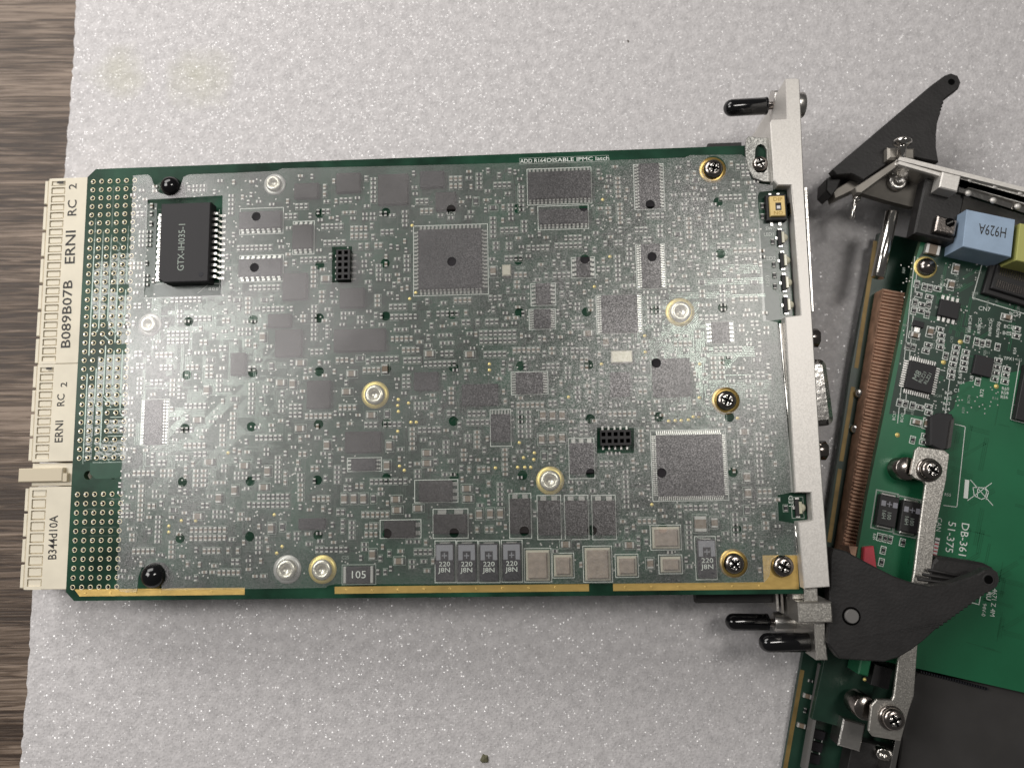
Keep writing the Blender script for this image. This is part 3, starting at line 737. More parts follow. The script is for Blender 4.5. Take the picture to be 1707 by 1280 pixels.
ptext('LED2', 1283, 431, 0.03, 6.5, 0, 'silk', pcb); ptext('LED1', 1282, 391, 0.03, 5.5, 0, 'silk', pcb); ptext('SW3', 1284, 381, 0.03, 5.5, 0, 'silk', pcb); ptext('LED', 1319, 835, 0.03, 8, 90, 'silk', pcb)
ptext('LED3', 1280, 468, 0.03, 6, 90, 'silk', pcb)
silk.line([W(1267, 394).xy, W(1294, 394).xy, W(1297, 398).xy], 0.12, 0.032); silk.line([W(1268, 438).xy, W(1286, 438).xy], 0.12, 0.032); silk.line([W(1270, 449).xy, W(1286, 449).xy], 0.12, 0.032)
silk.line([W(1273, 466).xy, W(1297, 488).xy], 0.12, 0.032); silk.line([W(1312, 884).xy, W(1318, 884).xy], 0.12, 0.032)

# board-edge texts
ptext('ADD R164', 888.5, 268.7, 0.03, 6.6, 0, 'silk', pcb, fit=41, bold=0.01); ptext('DISABLE IPMC latch', 963.5, 266, 0.03, 6.6, 0, 'silk', pcb, fit=99, bold=0.01)
c = W(888, 268.5); e = W(963, 266); silk.frame(c.x, c.y, 6.1, 1.45, 0.09, 0.03); silk.frame(e.x+0.1, e.y, 13.8, 1.45, 0.09, 0.032)
ptext('U29', 752, 356, 0.03, 6, 0, 'silk', pcb)

# --- two-terminal parts one can pick out
def two_term(L, w, h, body):
    b = MB(); b.box(-L*.3, L*.3, -w/2*0.96, w/2*0.96, 0.05, h, 0, None, 0.04)
    b.box(-L/2, -L*.28, -w/2, w/2, 0.02, h+0.03, 1, None, 0.08); b.box(L*.28, L/2, -w/2, w/2, 0.02, h+0.03, 1, None, 0.08)
    return b.mesh('chip_capacitor', [body, 'solder_pad'])
CAPC = two_term(2.0, 1.25, 0.9, 'ceramic'); RES = two_term(1.6, 0.85, 0.5, 'resistor'); BIG = two_term(3.2, 2.4, 1.2, 'ceramic')
two = [(435,405,0),(459,447,1)]
spots = [ # u, v, vertical?, kind
 (501,605,0,'c'),(586,623,0,'c'),(468,638,0,'c'),(488,640,1,'c'),(578,653,0,'c'),(619,692,0,'c'),(645,690,1,'r'),(600,597,0,'r'),(500,714,0,'c'),(642,615,1,'c'),
 (407,776,0,'c'),(446,785,1,'c'),(545,742,1,'c'),(649,743,1,'c'),(645,776,1,'c'),(391,817,1,'c'),(440,812,0,'c'),(574,831,1,'c'),(590,831,1,'c'),(606,831,1,'c'),(622,831,1,'r'),
 (452,880,1,'c'),(470,878,1,'r'),(660,832,0,'c'),(662,850,0,'c'),(697,847,0,'c'),(712,755,0,'c'),(712,772,0,'c'),(778,814,0,'c'),(780,831,0,'c'),(799,857,1,'c'),(817,856,1,'c'),(834,856,1,'c'),
 (903,732,1,'c'),(920,731,1,'c'),(937,730,1,'c'),(905,692,1,'c'),(921,692,1,'c'),(937,692,1,'c'),(907,760,1,'r'),(621,924,1,'c'),(665,935,0,'c'),(943,907,0,'c'),(1049,908,0,'c'),(1084,939,1,'c'),(1084,952,1,'c'),
 (1191,871,1,'c'),(1245,795,1,'c'),(1247,822,1,'c'),(1246,850,1,'r'),(716,590,0,'c'),(783,591,0,'c'),(906,760,1,'c'),(822,452,1,'c'),(793,335,1,'r'),(822,346,0,'r'),(543,465,0,'c'),(527,463,0,'c'),
 (440,500,0,'r'),(438,562,1,'c'),(452,610,1,'r'),(390,665,0,'r'),(349,770,0,'c'),(365,830,1,'c'),(330,860,0,'c'),(288,850,0,'r'),(350,600,0,'r'),(360,455,1,'c'),(395,500,0,'r'),(330,700,0,'c'),(345,650,1,'c'),
 (1160,300,0,'r'),(1150,440,1,'r'),(1130,390,0,'r'),(1220,360,1,'r'),(1170,470,0,'r'),(1230,560,0,'r'),(1235,640,1,'r'),(1240,720,0,'c'),(1165,690,0,'r'),(980,556,0,'c'),(1010,570,1,'c'),(1262,600,0,'r'),(1258,470,0,'r')]
for (u, v, vert, kd) in spots:
    p = W(u, v, 0.5); L, w = (2.0, 1.25) if kd == 'c' else (1.6, 0.85)
    sx, sy = (w, L) if vert else (L, w)
    if not is_free(p.x, p.y, sx, sy): continue
    put('chip_capacitor' if kd == 'c' else 'chip_resistor', CAPC if kd == 'c' else RES, main, (p.x, p.y, 0), math.pi/2 if vert else 0)
    occ(p.x, p.y, sx, sy, 0.3); silk.frame(p.x, p.y, sx+0.7, sy+0.7, 0.12, 0.03)
p = W(1168, 873, 1); put('chip_capacitor', BIG, main, (p.x, p.y, 0), math.pi/2); occ(p.x, p.y, 2.4, 3.4); silk.frame(p.x, p.y, 3.2, 4.0, 0.13, 0.03)
for (u, v) in ((1271, 343), (1271, 361), (1288, 403), (1290, 441), (1291, 459), (1292, 477), (1310, 847)):
    p = W(u, v, 0.3); put('chip_resistor', two_term(1.2, 0.65, 0.4, 'resistor'), main, (p.x, p.y, 0), math.pi/2); silk.frame(p.x, p.y, 1.1, 1.6, 0.1, 0.03); occ(p.x, p.y, 1.2, 1.7)

# --- gold test points
tpm = MB(); tpm.lathe([(0.42, 0), (0.40, 0.06), (0.25, 0.16), (0.001, 0.2)], 14, 0); tpe = tpm.mesh('test_point', ['gold_dot'])
for (u, v) in ((687,376),(991,478),(1075,560),(1076,587),(1003,607),(1167,607),(1166,663),(1115,702),(1126,701),(1136,701),(1148,700),(1156,695),(1165,694),(1230,697),(1087,841),(1005,333),
               (664,666),(663,676),(664,686),(681,672),(685,704),(694,704),(663,719),(816,607),(816,617),(666,777),(674,784),(866,738),(873,763),(891,755),(890,766),(826,780),(863,779),(875,779),(885,779),
               (326,868),(302,868),(281,877),(281,887),(380,755),(457,858),(470,911),(461,922),(948,662),(693,488),(683,498),(1017,428)):
    p = W(u, v, 0.1); put('test_point', tpe, main, (p.x, p.y, 0)); occ(p.x, p.y, 0.9, 0.9)

# --- the mass of tiny parts under the film
tiny = MB(); fx0, fx1, fy0, fy1 = -69.0, 74.0, -44.5, 45.5
def tiny_part(x, y, vert, kind):
    L, w, h = (1.15, 0.6, 0.4)
    M = Matrix.Translation((x, y, 0)) @ Matrix.Rotation(math.pi/2 if vert else 0, 4, 'Z')
    mi = 0 if kind == 'r' else 1
    tiny.add([(-L*.25, -w/2, h), (L*.25, -w/2, h), (L*.25, w/2, h), (-L*.25, w/2, h)], [(0, 1, 2, 3)], mi, M)
    for s in (-1, 1):
        a, b = sorted((s*L*.22, s*L*.5)); tiny.box(a, b, -w/2, w/2, 0.02, h+0.03, 2, M)
    for s in (-1, 1):
        tiny.add([(-L*.25, s*w/2, 0), (L*.25, s*w/2, 0), (L*.25, s*w/2, h), (-L*.25, s*w/2, h)], [(0, 1, 2, 3)], mi, M)
tries = 0; count = 0
while tries < 5000 and count < 2400:
    tries += 1
    vert = random.random() < 0.5; n = random.choice((1, 2, 3, 4, 5, 6, 8)); m = random.choice((1, 1, 2))
    px, py = (1.05, 1.75)
    bx, by = (n*px, m*py) if vert else (m*py, n*px)
    if random.random() < 0.35: bx, by = by, bx; across = True
    else: across = False
    x = random.uniform(fx0, fx1); y = random.uniform(fy0, fy1)
    # the centre and right of the board are denser than the left
    if x < -35 and random.random() < 0.45: continue
    if x+bx/2 > fx1 or x-bx/2 < fx0 or y+by/2 > fy1 or y-by/2 < fy0 or not is_free(x, y, bx, by): continue
    occ(x, y, bx, by, 0.1)
    nx = max(1, round(bx/(px if bx >= by and not across and vert else (px if vert != across else py))))
    vv = vert if not across else not vert
    ncx = max(1, int(round(bx/(px if vv else py)))); ncy = max(1, int(round(by/(py if vv else px))))
    kind = random.choice('rrc')
    for i in range(ncx):
        for j in range(ncy):
            if random.random() < 0.06: continue
            tiny_part(x-bx/2+bx*(i+0.5)/ncx, y-by/2+by*(j+0.5)/ncy, vv, kind); count += 1
            if random.random() < 0.8: silk.frame(x-bx/2+bx*(i+0.5)/ncx, y-by/2+by*(j+0.5)/ncy, bx/ncx-0.08, by/ncy-0.08, 0.09, 0.03)
for k in range(7000):
    x = random.uniform(fx0, fx1); y = random.uniform(fy0, fy1); vv = random.random() < 0.5; bx, by = (0.95, 1.6) if vv else (1.6, 0.95)
    if x < -25 and random.random() < 0.6: continue
    if not is_free(x, y, bx, by): continue
    occ(x, y, bx, by, 0.08); tiny_part(x, y, vv, random.choice('rrc'))
    if random.random() < 0.4: silk.frame(x, y, bx, by, 0.09, 0.03)
tiny.build('small_part', ['resistor', 'ceramic', 'solder_pad'], pcb, kind='stuff')
# vias and hair-thin traces
via = MB()
for i in range(3000):
    x = random.uniform(fx0, fx1); y = random.uniform(fy0, fy1)
    if is_free(x, y, 0.3, 0.3): via.add([(x+0.2*math.cos(a*math.pi/3), y+0.2*math.sin(a*math.pi/3), 0.04) for a in range(6)], [tuple(range(6))], 0)
via.build('via', 'solder_pad', pcb, kind='stuff')
tr = MB()
for i in range(950):
    x = random.uniform(fx0+3, fx1-8); y = random.uniform(fy0+3, fy1-3); n = random.choice((1, 2, 4, 6)); l = random.uniform(2, 14); a = random.choice((0, math.pi/2, 0, math.pi/2, math.pi/4))
    for k in range(n):
        dx, dy = math.cos(a), math.sin(a); ox, oy = -dy*k*0.38, dx*k*0.38
        x1 = min(max(x+ox+dx*l, fx0), fx1); y1 = min(max(y+oy+dy*l, fy0), fy1)
        tr.line([(x+ox, y+oy), (x1, y1)], 0.15, 0.018)
tr.build('trace', 'trace', pcb, kind='stuff')
silk.build('silkscreen', 'silk_dim', pcb, kind='stuff'); silk_big.build('silkscreen', 'silk', pcb, kind='stuff')
# tiny printed designators under the film
for i in range(150):
    x = random.uniform(fx0+4, fx1-4); y = random.uniform(fy0+3, fy1-3)
    if is_free(x, y, 2.2, 0.9):
        text(random.choice(('R', 'C', 'R'))+str(random.randint(10, 399)), x, y, 0.034, 0.7, random.choice((0, 90)), 'silk_dim', pcb); occ(x, y, 2.2, 0.9)

# ------------------------------------------------------------------ front panel of the main board
PT, PBm = 2.8, -26.0
pan_px = [(1310,131),(1328,130),(1333,132),(1341,320),(1355,540),(1369,770),(1384,978),(1341,981),(1331,870),(1355,867),(1352,821),(1326,821),(1309,528),(1335,525),(1324,360),(1319,309),(1297,309),(1290,301),(1284,204),(1287,199),(1312,198)]
panp = pxpoly(pan_px, PT)
fp = MB(); fp.prism(panp, -8.0, PT, 0, ch=0.25)
panel = fp.build('front_panel', ['aluminium'], main)
sk = MB(); sk.prism(pxpoly([(1313,131),(1332,131),(1341,320),(1355,540),(1369,770),(1384,978),(1364,979),(1350,770),(1336,540),(1322,320)], PT), PBm, -8.002, 0)
sk.build('panel_skirt', ['aluminium'], panel)
# outside fittings
def outer_box(x0, y0, x1, y1, z, z0, m, name, ch=0.2):
    cx, cy, sx, sy = rp(x0, y0, x1, y1, z); b = MB(); b.cbox(0, 0, sx, sy, z0, z, 0, None, ch); return b.build(name, [m], panel, (cx, cy, 0), math.radians(0.0))
fl = MB(); fl.prism(pxpoly([(1340,312),(1346,312),(1357,520),(1353,520)], 1.2), -12, 1.2, 0, ch=0.15); fl.build('port_flange', ['steel'], panel)
ds = MB()
a = W(1362, 606, -3); b_ = W(1376, 700, -3)
M = Matrix.Translation((W(1358, 655, -3).x, W(1366, 655, -3).y, -4.5)) @ Matrix.Rotation(math.radians(3.6), 4, 'Z')
rr = []
for (cx, cy, a0) in ((1.9, 5.6, 0), (-1.5, 5.6, 90), (-1.5, -5.6, 180), (1.9, -5.6, 270)):
    for i in range(5):
        t = math.radians(a0+i*22.5); rr.append((cx-0.6*(1 if cx > 0 else 0)+1.7*math.cos(t), cy+1.7*math.sin(t)))
ds.prism(rr, -6, 3.4, 0, ch=1.3, M=M); ds.build('monitor_port_shell', ['chrome'], panel)
for (u, v) in ((1356, 562), (1369, 750)):
    p = W(u, v, -3.5); b = MB(); b.tube((p.x-1.5, p.y, -4.2), (p.x+1.3, p.y-0.1, -4.2), 2.1, 6, 0); b.build('jack_screw', 'screw_metal', panel)
outer_box(1318, 336, 1336, 357, 1.6, -5, 'chrome', 'port_shell', 0.5)
# dark gap and gasket along the inside
gk = MB(); a0, a1 = W(1300, 540, 0.3), W(1326, 818, 0.3)
gk.tube((a0.x, a0.y, 0.5), (a1.x, a1.y, 0.5), 0.55, 10); a0, a1 = W(1326, 876, 0.3), W(1330, 920, 0.3); gk.tube((a0.x, a0.y, 0.5), (a1.x, a1.y, 0.5), 0.5, 10)
gk.build('gasket_rod', 'chrome', panel)
# corner bracket with slot
br = MB(); slot = pxpoly([(1259,250),(1262,243),(1268,240),(1274,243),(1278,250),(1279,282),(1274,288),(1262,288),(1257,282)], 0.9)
br.prism(pxpoly([(1243,240),(1245,230),(1249,227),(1262,229),(1284,230),(1288,304),(1272,303),(1256,297),(1247,280),(1243,258)], 0.9), 0.02, 0.9, 0, ch=0.15, holes=[slot])
br.build('corner_bracket', ['bracket_metal'], main); screw(1268, 272, 1.75, 0.05, main)
# upper captive screw with black cap
def capped(u0, u1, v0, v1, z, r, name='capped_screw', slope=0.0):
    a = W(u1, v1, z); b = W(u0, v0, z); m = MB()
    m.tube(a, b, r, 24, 0, dome=True); m.lathe([(r*1.02, 0), (r*1.05, 0.3), (r*0.98, 0.6)], 24, 0, Matrix.Translation(a) @ (b-a).to_track_quat('Z', 'Y').to_matrix().to_4x4())
    o = m.build('rubber_sleeve', 'black_cap', panel); return o, a, b
o, a, b_ = capped(1206, 1278, 181, 177, -7.0, 1.95)
m = MB(); m.tube(a, a+(a-b_).normalized()*6, 0.9, 12, 0); m.build('screw_shank', 'screw_metal', panel)
m = MB(); c0 = W(1286, 172, -7.5); m.tube((c0.x, c0.y, -7.5), (c0.x+5.5, c0.y+0.2, -7.5), 3.1, 6, 0, r2=3.1); m.build('hex_collar', 'steel', panel)
m = MB(); c0 = W(1331, 176, -6); m.tube((c0.x-1.8, c0.y, -6.0), (c0.x+1.1, c0.y, -6.0), 2.9, 24, 0); m.build('screw_head', 'steel', panel)
# lower end: block, necks, sleeves
def pbox(x0, y0, x1, y1, z1, z0, m, name, par=panel, ch=0.2):
    cx, cy, sx, sy = rp(x0, y0, x1, y1, z1); b = MB(); b.cbox(0, 0, sx, sy, z0, z1, 0, None, ch); return b.build(name, [m], par, (cx, cy, 0))
pbox(1341, 975, 1364, 1003, 0.6, -6, 'nickel', 'latch_neck'); pbox(1331, 1003, 1388, 1038, 1.2, -9, 'nickel', 'latch_block', ch=0.3)
pbox(1359, 1034, 1378, 1100, -2.0, -22, 'nickel', 'latch_stem', ch=0.25); pbox(1321, 988, 1340, 999, -1.5, -5, 'nickel', 'latch_tab')
capped(1265, 1352, 1071, 1070, -6.5, 2.0); o, a, b_ = capped(1209, 1280, 1036, 1037, -16.0, 1.9)
m = MB(); m.tube(a, a+(a-b_).normalized()*12, 0.9, 12, 0); m.build('screw_shank', 'screw_metal', panel)
m = MB(); c0 = W(1280, 1036, -16); m.tube((c0.x+1.2, c0.y, -16.0), (c0.x+8, c0.y, -16.0), 2.2, 6, 0); m.build('hex_collar', 'steel', panel)
# black connector under the board, peeping out below the lower edge
b = MB(); p = W(1160, 993, -8); q = W(1300, 1004, -8); b.box(p.x, q.x, q.y, q.y+8, -11, -8, 0, None, 0.2); ub = b.build('underside_connector', ['black_plastic'], main)
for i, u in enumerate((1296, 1304, 1311, 1318)):
    b = MB(); p = W(u, 1006, -6-i*0.8); b.box(p.x-0.25, p.x+0.25, p.y-1.5-i*0.5, p.y+5, -20, -6-i*0.8); b.build('contact_spring', ['steel'], ub)
b = MB(); p = W(1180, 241, -6); q = W(1236, 239, -6); b.box(p.x, q.x, p.y-7, p.y+0.2, -9, -6, 0); b.build('underside_socket', ['black_plastic'], main)
# black ejector handle
def jag(a, b, n, amp, side=1):
    a = Vector(a); b = Vector(b); d = (b-a); nn = Vector((-d.y, d.x)).normalized()*amp*side; out = []
    for i in range(n):
        out.append(a+d*(i/n)); out.append(a+d*((i+0.55)/n)+nn); out.append(a+d*((i+0.75)/n)+nn)
    return [tuple(p) for p in out]
HZ = -0.5
hp = [(1384,925),(1388,913),(1410,918),(1432,930),(1460,945),(1490,960),(1520,971),(1550,977),(1580,974),(1610,964),(1630,957),(1642,950),(1655,948),(1664,954),(1667,966),(1663,978),(1652,985)]
hp += jag((1648, 988), (1560, 1052), 13, 2.2, 1)
hp += [(1540,1068),(1520,1083),(1500,1095),(1475,1103),(1440,1101),(1400,1098),(1380,1072),(1383,1010)]
hd = MB(); hd.prism(pxpoly(hp, HZ), HZ-3.0, HZ, 0, ch=0.3)
handle = hd.build('ejector_handle', ['black_plastic'], main)
hw = MB(); hw.prism(pxpoly([(1395,940),(1440,945),(1500,972),(1560,985),(1610,975),(1645,960),(1655,972),(1600,1012),(1530,1062),(1480,1090),(1410,1085)], HZ), HZ-8.5, HZ-3.002, 0)
hw.build('handle_web', ['black_plastic'], handle)
hl = MB(); hl.prism(pxpoly([(1548,958),(1553,938),(1563,930),(1578,929),(1640,938),(1656,946),(1662,958),(1650,985),(1600,1000),(1545,985)], HZ-8), HZ-14.0, HZ-8, 0, ch=0.6)
hl.build('lower_flange', ['black_plastic'], handle)
for i in range(4):
    a = W(1530+i*8, 965-i*8, HZ-4-i*1.5); b_ = W(1605, 975-i*7, HZ-4-i*1.5); r = MB(); r.tube(a, b_, 0.35, 8); r.build('grip_ridge', 'black_plastic', handle)
tip = W(1648, 966, HZ); r = MB(); r.lathe([(1.25, 0.02), (1.1, 0.06), (0.9, 0.02)], 24, 0); r.build('tip_ring', 'black_plastic', handle, (tip.x, tip.y, HZ))
r = MB(); r.lathe([(0.9, 0), (0.9, 0.03)], 24, 0); r.build('tip_hole', 'dark_hole', handle, (tip.x, tip.y, HZ))
pv = W(1420, 1027, HZ+0.3); r = MB(); r.lathe([(1.9, 0), (1.9, 0.02)], 28, 1); r.lathe([(1.45, 0.02), (1.45, 0.4), (1.3, 0.55)], 28, 0); r.build('pivot_pin', ['pin_grey', 'dark_hole'], handle, (pv.x, pv.y, HZ))

# ------------------------------------------------------------------ second module, partly under the first one
mod = root('mezzanine_module', tuple(WF(1560, 700)), 'second green circuit board assembly tucked under the black handle at the right', 'circuit board')
MZ = -14.5                      # upper face of the mezzanine board
ma, mb_ = W(1530, 430, MZ), W(1443, 840, MZ)
dv = (mb_-ma).xy.normalized()   # down the board
A2 = math.atan2(-dv.x*-1, -dv.y) # rotation of the module against the picture
A2 = math.atan2(dv.x, -dv.y)
def rbox(u, v, sx, sy, z0, z1, mats, name, par, ch=0.1, ang=None, zz=None):
    p = W(u, v, z1 if zz is None else zz); b = MB(); b.cbox(0, 0, sx, sy, z0, z1, 0, None, ch)
    return b.build(name, [mats] if isinstance(mats, str) else mats, par, (p.x, p.y, 0), A2 if ang is None else ang)
# base board with gold strip
bb = MB(); bb.prism(pxpoly([(1465,388),(1760,440),(1720,1330),(1298,1330),(1338,1095),(1372,915),(1400,740),(1418,620),(1440,500)], -24.0), -25.6, -24.0, 0)
base = bb.build('base_board', ['pcb_dark'], mod)
for (p, q) in (((1459, 405), (1428, 610)), ((1422, 648), (1403, 765)), ((1400, 785), (1383, 900)), ((1337, 1120), (1309, 1280))):
    g = MB(); g.line([W(*p, -23.9).xy, W(*q, -23.9).xy], 1.0, -23.95); g.build('gold_strip', 'brass', base)
for (u, v) in ((1438, 655), (1431, 715)):
    p = W(u, v, -22); r = MB(); r.lathe([(1.3, 0), (1.3, 1.2), (1.0, 1.6), (0.001, 1.9)], 16); r.build('solder_dome', 'chrome', base, (p.x, p.y, -23.99))
# finned brown heat sink
hs0 = W(1491, 484, -19); hs1 = W(1417, 960, -19); hd_ = (hs1-hs0); L = hd_.length; hang = math.atan2(hd_.y, hd_.x)
hb = MB(); hb.box(0, L, -2.6, 2.6, -23.98, -19.5); hsk = hb.build('heat_sink', ['fin_brown'], mod, (hs0.x, hs0.y, 0), hang)
fmh = MB(); fmh.box(-0.24, 0.24, -2.5, 2.5, -19.5, -18.7, 0, None, 0.08); fme = fmh.mesh('fin', ['fin_brown'])
nf = int(L/0.85)
for i in range(nf):
    q = hs0+hd_*((i+0.5)/nf); put('fin', fme, hsk, (q.x, q.y, random.uniform(-0.15, 0.1)), hang+random.uniform(-0.05, 0.05))
# mezzanine board
mzp = [(1541,384),(1760,440),(1760,1166),(1527,1113),(1508,1108),(1400,1090),(1447,820),(1527,430)]
mz = MB(); mz.prism(pxpoly(mzp, MZ), MZ-1.6, MZ, 0, side_mi=1)
mez = mz.build('mezzanine_board', ['pcb_mezz', 'pcb_edge'], mod)
# busy darker area with parts, upper part of the board
dk = MB(); dk.prism(pxpoly([(1548,402),(1760,455),(1760,600),(1690,620),(1640,628),(1600,640),(1590,680),(1570,700),(1510,690),(1482,690),(1532,428)], MZ), MZ+0.001, MZ+0.02); dk.build('copper_or_glare_area', ['pcb_dark'], mez)
msilk = MB(); mtiny = MB()
MOCC = []
SM = two_term(1.1, 0.6, 0.4, 'resistor'); CM = two_term(1.9, 1.0, 0.8, 'ceramic')
def mpart(u, v, vert, big=False, sil=True):
    p = W(u, v, MZ+0.3); put('chip_capacitor' if big else 'chip_resistor', CM if big else SM, mez, (p.x, p.y, MZ), A2+(math.pi/2 if vert else 0))
    M = Matrix.Translation((p.x, p.y, 0)) @ Matrix.Rotation(A2+(math.pi/2 if vert else 0), 4, 'Z')
    if sil: msilk.frame(0, 0, (1.9 if big else 1.1)+0.75, (1.0 if big else 0.6)+0.7, 0.17, MZ+0.04, 0, M)
# columns of small parts read off the photograph
for (u, v, vt) in ((1529,473,1),(1542,478,1),(1551,480,1),(1564,481,0),(1532,491,0),(1550,495,0),(1526,504,1),(1538,508,0),(1549,508,1),(1524,518,1),(1536,518,0),(1546,524,1),(1568,549,0),(1570,559,0),(1569,569,0),(1568,579,0),
                   (1514,577,1),(1523,579,1),(1548,575,0),(1544,585,0),(1595,579,0),(1593,589,0),(1591,599,0),(1589,608,0),(1587,619,0),(1586,628,0),(1611,587,0),(1609,597,0),(1608,606,0),(1607,615,0),(1613,565,1),(1629,569,1),(1638,572,1),(1648,572,1),(1664,578,1),
                   (1665,601,0),(1663,612,0),(1661,622,0),(1659,632,0),(1679,615,0),(1677,625,0),(1676,636,0),(1631,636,1),(1500,671,1),(1510,673,1),(1522,676,1),(1534,679,0),(1549,678,0),(1549,688,0),(1522,733,1),(1540,737,0),(1543,727,0),
                   (1467,895,1),(1476,897,1),(1484,899,1),(1505,904,1),(1473,917,1),(1470,937,1),(1577,593,1),(1696,548,0),(1695,560,0)):
    mpart(u, v, vt)
for (u, v, vt) in ((1525,559,0),(1551,553,1),(1679,529,0),(1528,704,0),(1545,706,1),(1594,448,1),(1586,475,1)): mpart(u, v, vt, True)
p = W(1555, 416, MZ+1); put('chip_capacitor', BIG, mez, (p.x, p.y, MZ), A2)
tpm2 = MB(); tpm2.lathe([(0.55, 0), (0.5, 0.05), (0.001, 0.12)], 14, 0); tpe2 = tpm2.mesh('test_point', ['gold_dot'])
for (u, v) in ((1573,604),(1601,570),(1661,644),(1496,725)): p = W(u, v, MZ); put('test_point', tpe2, mez, (p.x, p.y, MZ+0.02))
def mchip(u, v, s1_, s2_, h, pins, n, nm='chip', m='chip_top'):
    p = W(u, v, MZ+h); b = MB(); b.cbox(0, 0, s1_, s2_, 0.1, h, 0, None, 0.12); o = b.build(nm, [m], mez, (p.x, p.y, MZ), A2)
    for side in pins:
        r = MB(); Lx = s2_ if side in 'LR' else s1_; e = (s1_ if side in 'LR' else s2_)/2; sg = -1 if side in 'LB' else 1
        for i in range(n):
            t = -Lx/2+Lx*(i+0.5)/n; w = Lx/n*0.27; a, c = sorted((sg*e, sg*(e+1.15)))
            if side in 'LR': r.box(a, c, t-w, t+w, 0.02, 0.3)
            else: r.box(t-w, t+w, a, c, 0.02, 0.3)
        r.build('lead_row', 'solder', o, (p.x, p.y, MZ), A2)
    return o, p
qf, qp = mchip(1536, 628, 6.0, 6.6, 1.2, 'LRTB', 12)
for dx, hgt in ((-1.0, 1.4), (0.3, 0.8), (1.5, 0.8)):
    x, y = rot2(dx, 0, A2); text('RLZ21' if dx > 0 else 'M8', qp.x+x, qp.y+y, MZ+1.225, hgt, 75+math.degrees(A2), 'silk_dim', qf)
mchip(1583, 515, 4.5, 4.0, 1.0, 'TB', 4); mchip(1640, 610, 4.2, 4.6, 0.9, '', 0); mchip(1532, 540, 2.4, 1.4, 0.8, 'B', 1)
# long fine pitch socket and its neighbour
p = W(1690, 484, MZ+2.6); b = MB(); b.cbox(0, 0, 26, 8.5, 0.05, 1.3, 0, None, 0.2); b.cbox(0, 0, 24, 6.0, 1.3, 2.2, 0, None, 0.2)
so, = (b.build('board_socket', ['chip_black'], mez, (p.x+7.5, p.y-0.5, MZ), A2+math.radians(-4)),)
for dy in (-1.5, 1.5):
    r = MB()
    for i in range(44): r.box(-11+i*0.5-0.12, -11+i*0.5+0.12, dy-0.9, dy+0.9, 2.2, 2.32)
    r.build('contact_row', 'screw_metal', so, (p.x+7.5, p.y-0.5, MZ), A2+math.radians(-4))
M = Matrix.Translation((p.x+7.5, p.y-0.5, 0)) @ Matrix.Rotation(A2+math.radians(-4), 4, 'Z'); msilk.frame(0, 0, 29, 11.5, 0.18, MZ+0.04, 0, M)
rbox(1724, 658, 6.0, 13, MZ+0.05, MZ+1.6, 'chip_black', 'board_socket', mez)
for (q0, q1) in (((1699, 605), (1684, 699)), ((1684, 699), (1707, 705)), ((1508,690),(1530,430)), ((1525,428),(1496,705)), ((1575,692),(1586,610)), ((1592,707),(1609,711)), ((1609,711),(1595,845)), ((1595,845),(1573,842)), ((1530,610),(1575,618))):
    msilk.line([W(*q0, MZ).xy, W(*q1, MZ).xy], 0.16, MZ+0.04)
for (b_, u, v, h, an, wd) in (('CN7', 1641, 515, 7, -8, 1.0), ('BC24', 1692, 524, 6, -8, 1.0), ('BC23', 1683, 545, 6, -8, 1.0), ('BC22', 1681, 556, 6, -8, 1.0), ('R68 BC24', 1617, 540, 5, 80, 1.0), ('R70BC25', 1633, 543, 5, 80, 1.0), ('R69BC32', 1651, 547, 5, 80, 1.0), ('R67BC26', 1664, 549, 5, 80, 1.0),
                   ('R61', 1601, 625, 6, 80, 1.), ('R64', 1602, 638, 5, 0, 1.), ('R72', 1637, 655, 6, 80, 1.0), ('R60', 1676, 648, 5.5, -6, 1.), ('R58', 1675, 655, 5.5, -6, 1.), ('R56', 1674, 662, 5.5, -6, 1.), ('U8', 1620, 631, 6, 80, 1.), ('R43', 1573, 476, 5, -8, 1.),
                   ('R50', 1581, 655, 5.5, 0, 1.), ('R52', 1580, 664, 5.5, 0, 1.), ('R53', 1578, 673, 5.5, 0, 1.), ('R54', 1577, 682, 5.5, 0, 1.), ('BC37', 1491, 693, 5, 78, 1.), ('BC42', 1504, 696, 5, 78, 1.), ('R3 R55', 1575, 824, 5, -8, 1.0),
                   ('R49', 1457, 894, 5, -100, 1.), ('R54', 1692, 585, 5, 80, 1.), ('TPX1', 1682, 598, 5.5, -8, 1.), ('C1', 1595, 651, 6, 0, 1.0)):
    ptext(b_, u, v, MZ+0.04, h, an, 'silk', mez, wide=wd)
ptext('DB-361', 1606, 900, MZ+0.04, 13, -101, 'silk', mez, wide=1.05); ptext('51-375', 1584, 895, MZ+0.04, 13, -101, 'silk', mez, wide=1.05); ptext('CAN', 1565, 874, MZ+0.04, 8, -101, 'silk', mez)
ptext('4671 Z 4M', 1656, 1004, MZ+0.04, 8, -101, 'silk', mez, wide=0.95); ptext('94V-0', 1640, 1016, MZ+0.04, 6.5, -101, 'silk', mez); ptext('RU', 1648, 993, MZ+0.04, 8, -101, 'silk', mez, bold=0.02)
p = W(1627, 999, MZ); M = Matrix.Translation((p.x, p.y, 0)) @ Matrix.Rotation(A2, 4, 'Z')
msilk.frame(0, 0, 1.8, 2.0, 0.2, MZ+0.04, 0, M)
# white barcode label beside the bracket
lb = MB(); p = W(1560, 912, MZ); lb.cbox(0, 0, 1.0, 4.4, 0.02, 0.10, 0); lo = lb.build('paper_label', ['white_label'], mez, (p.x, p.y, MZ), A2)
for i in range(5):
    r = MB(); r.cbox(0, -1.7+i*0.8, 0.9, 0.3, 0.10, 0.115); r.build('bar', 'red_plastic' if i < 4 else 'ink', lo, (p.x, p.y, MZ), A2)
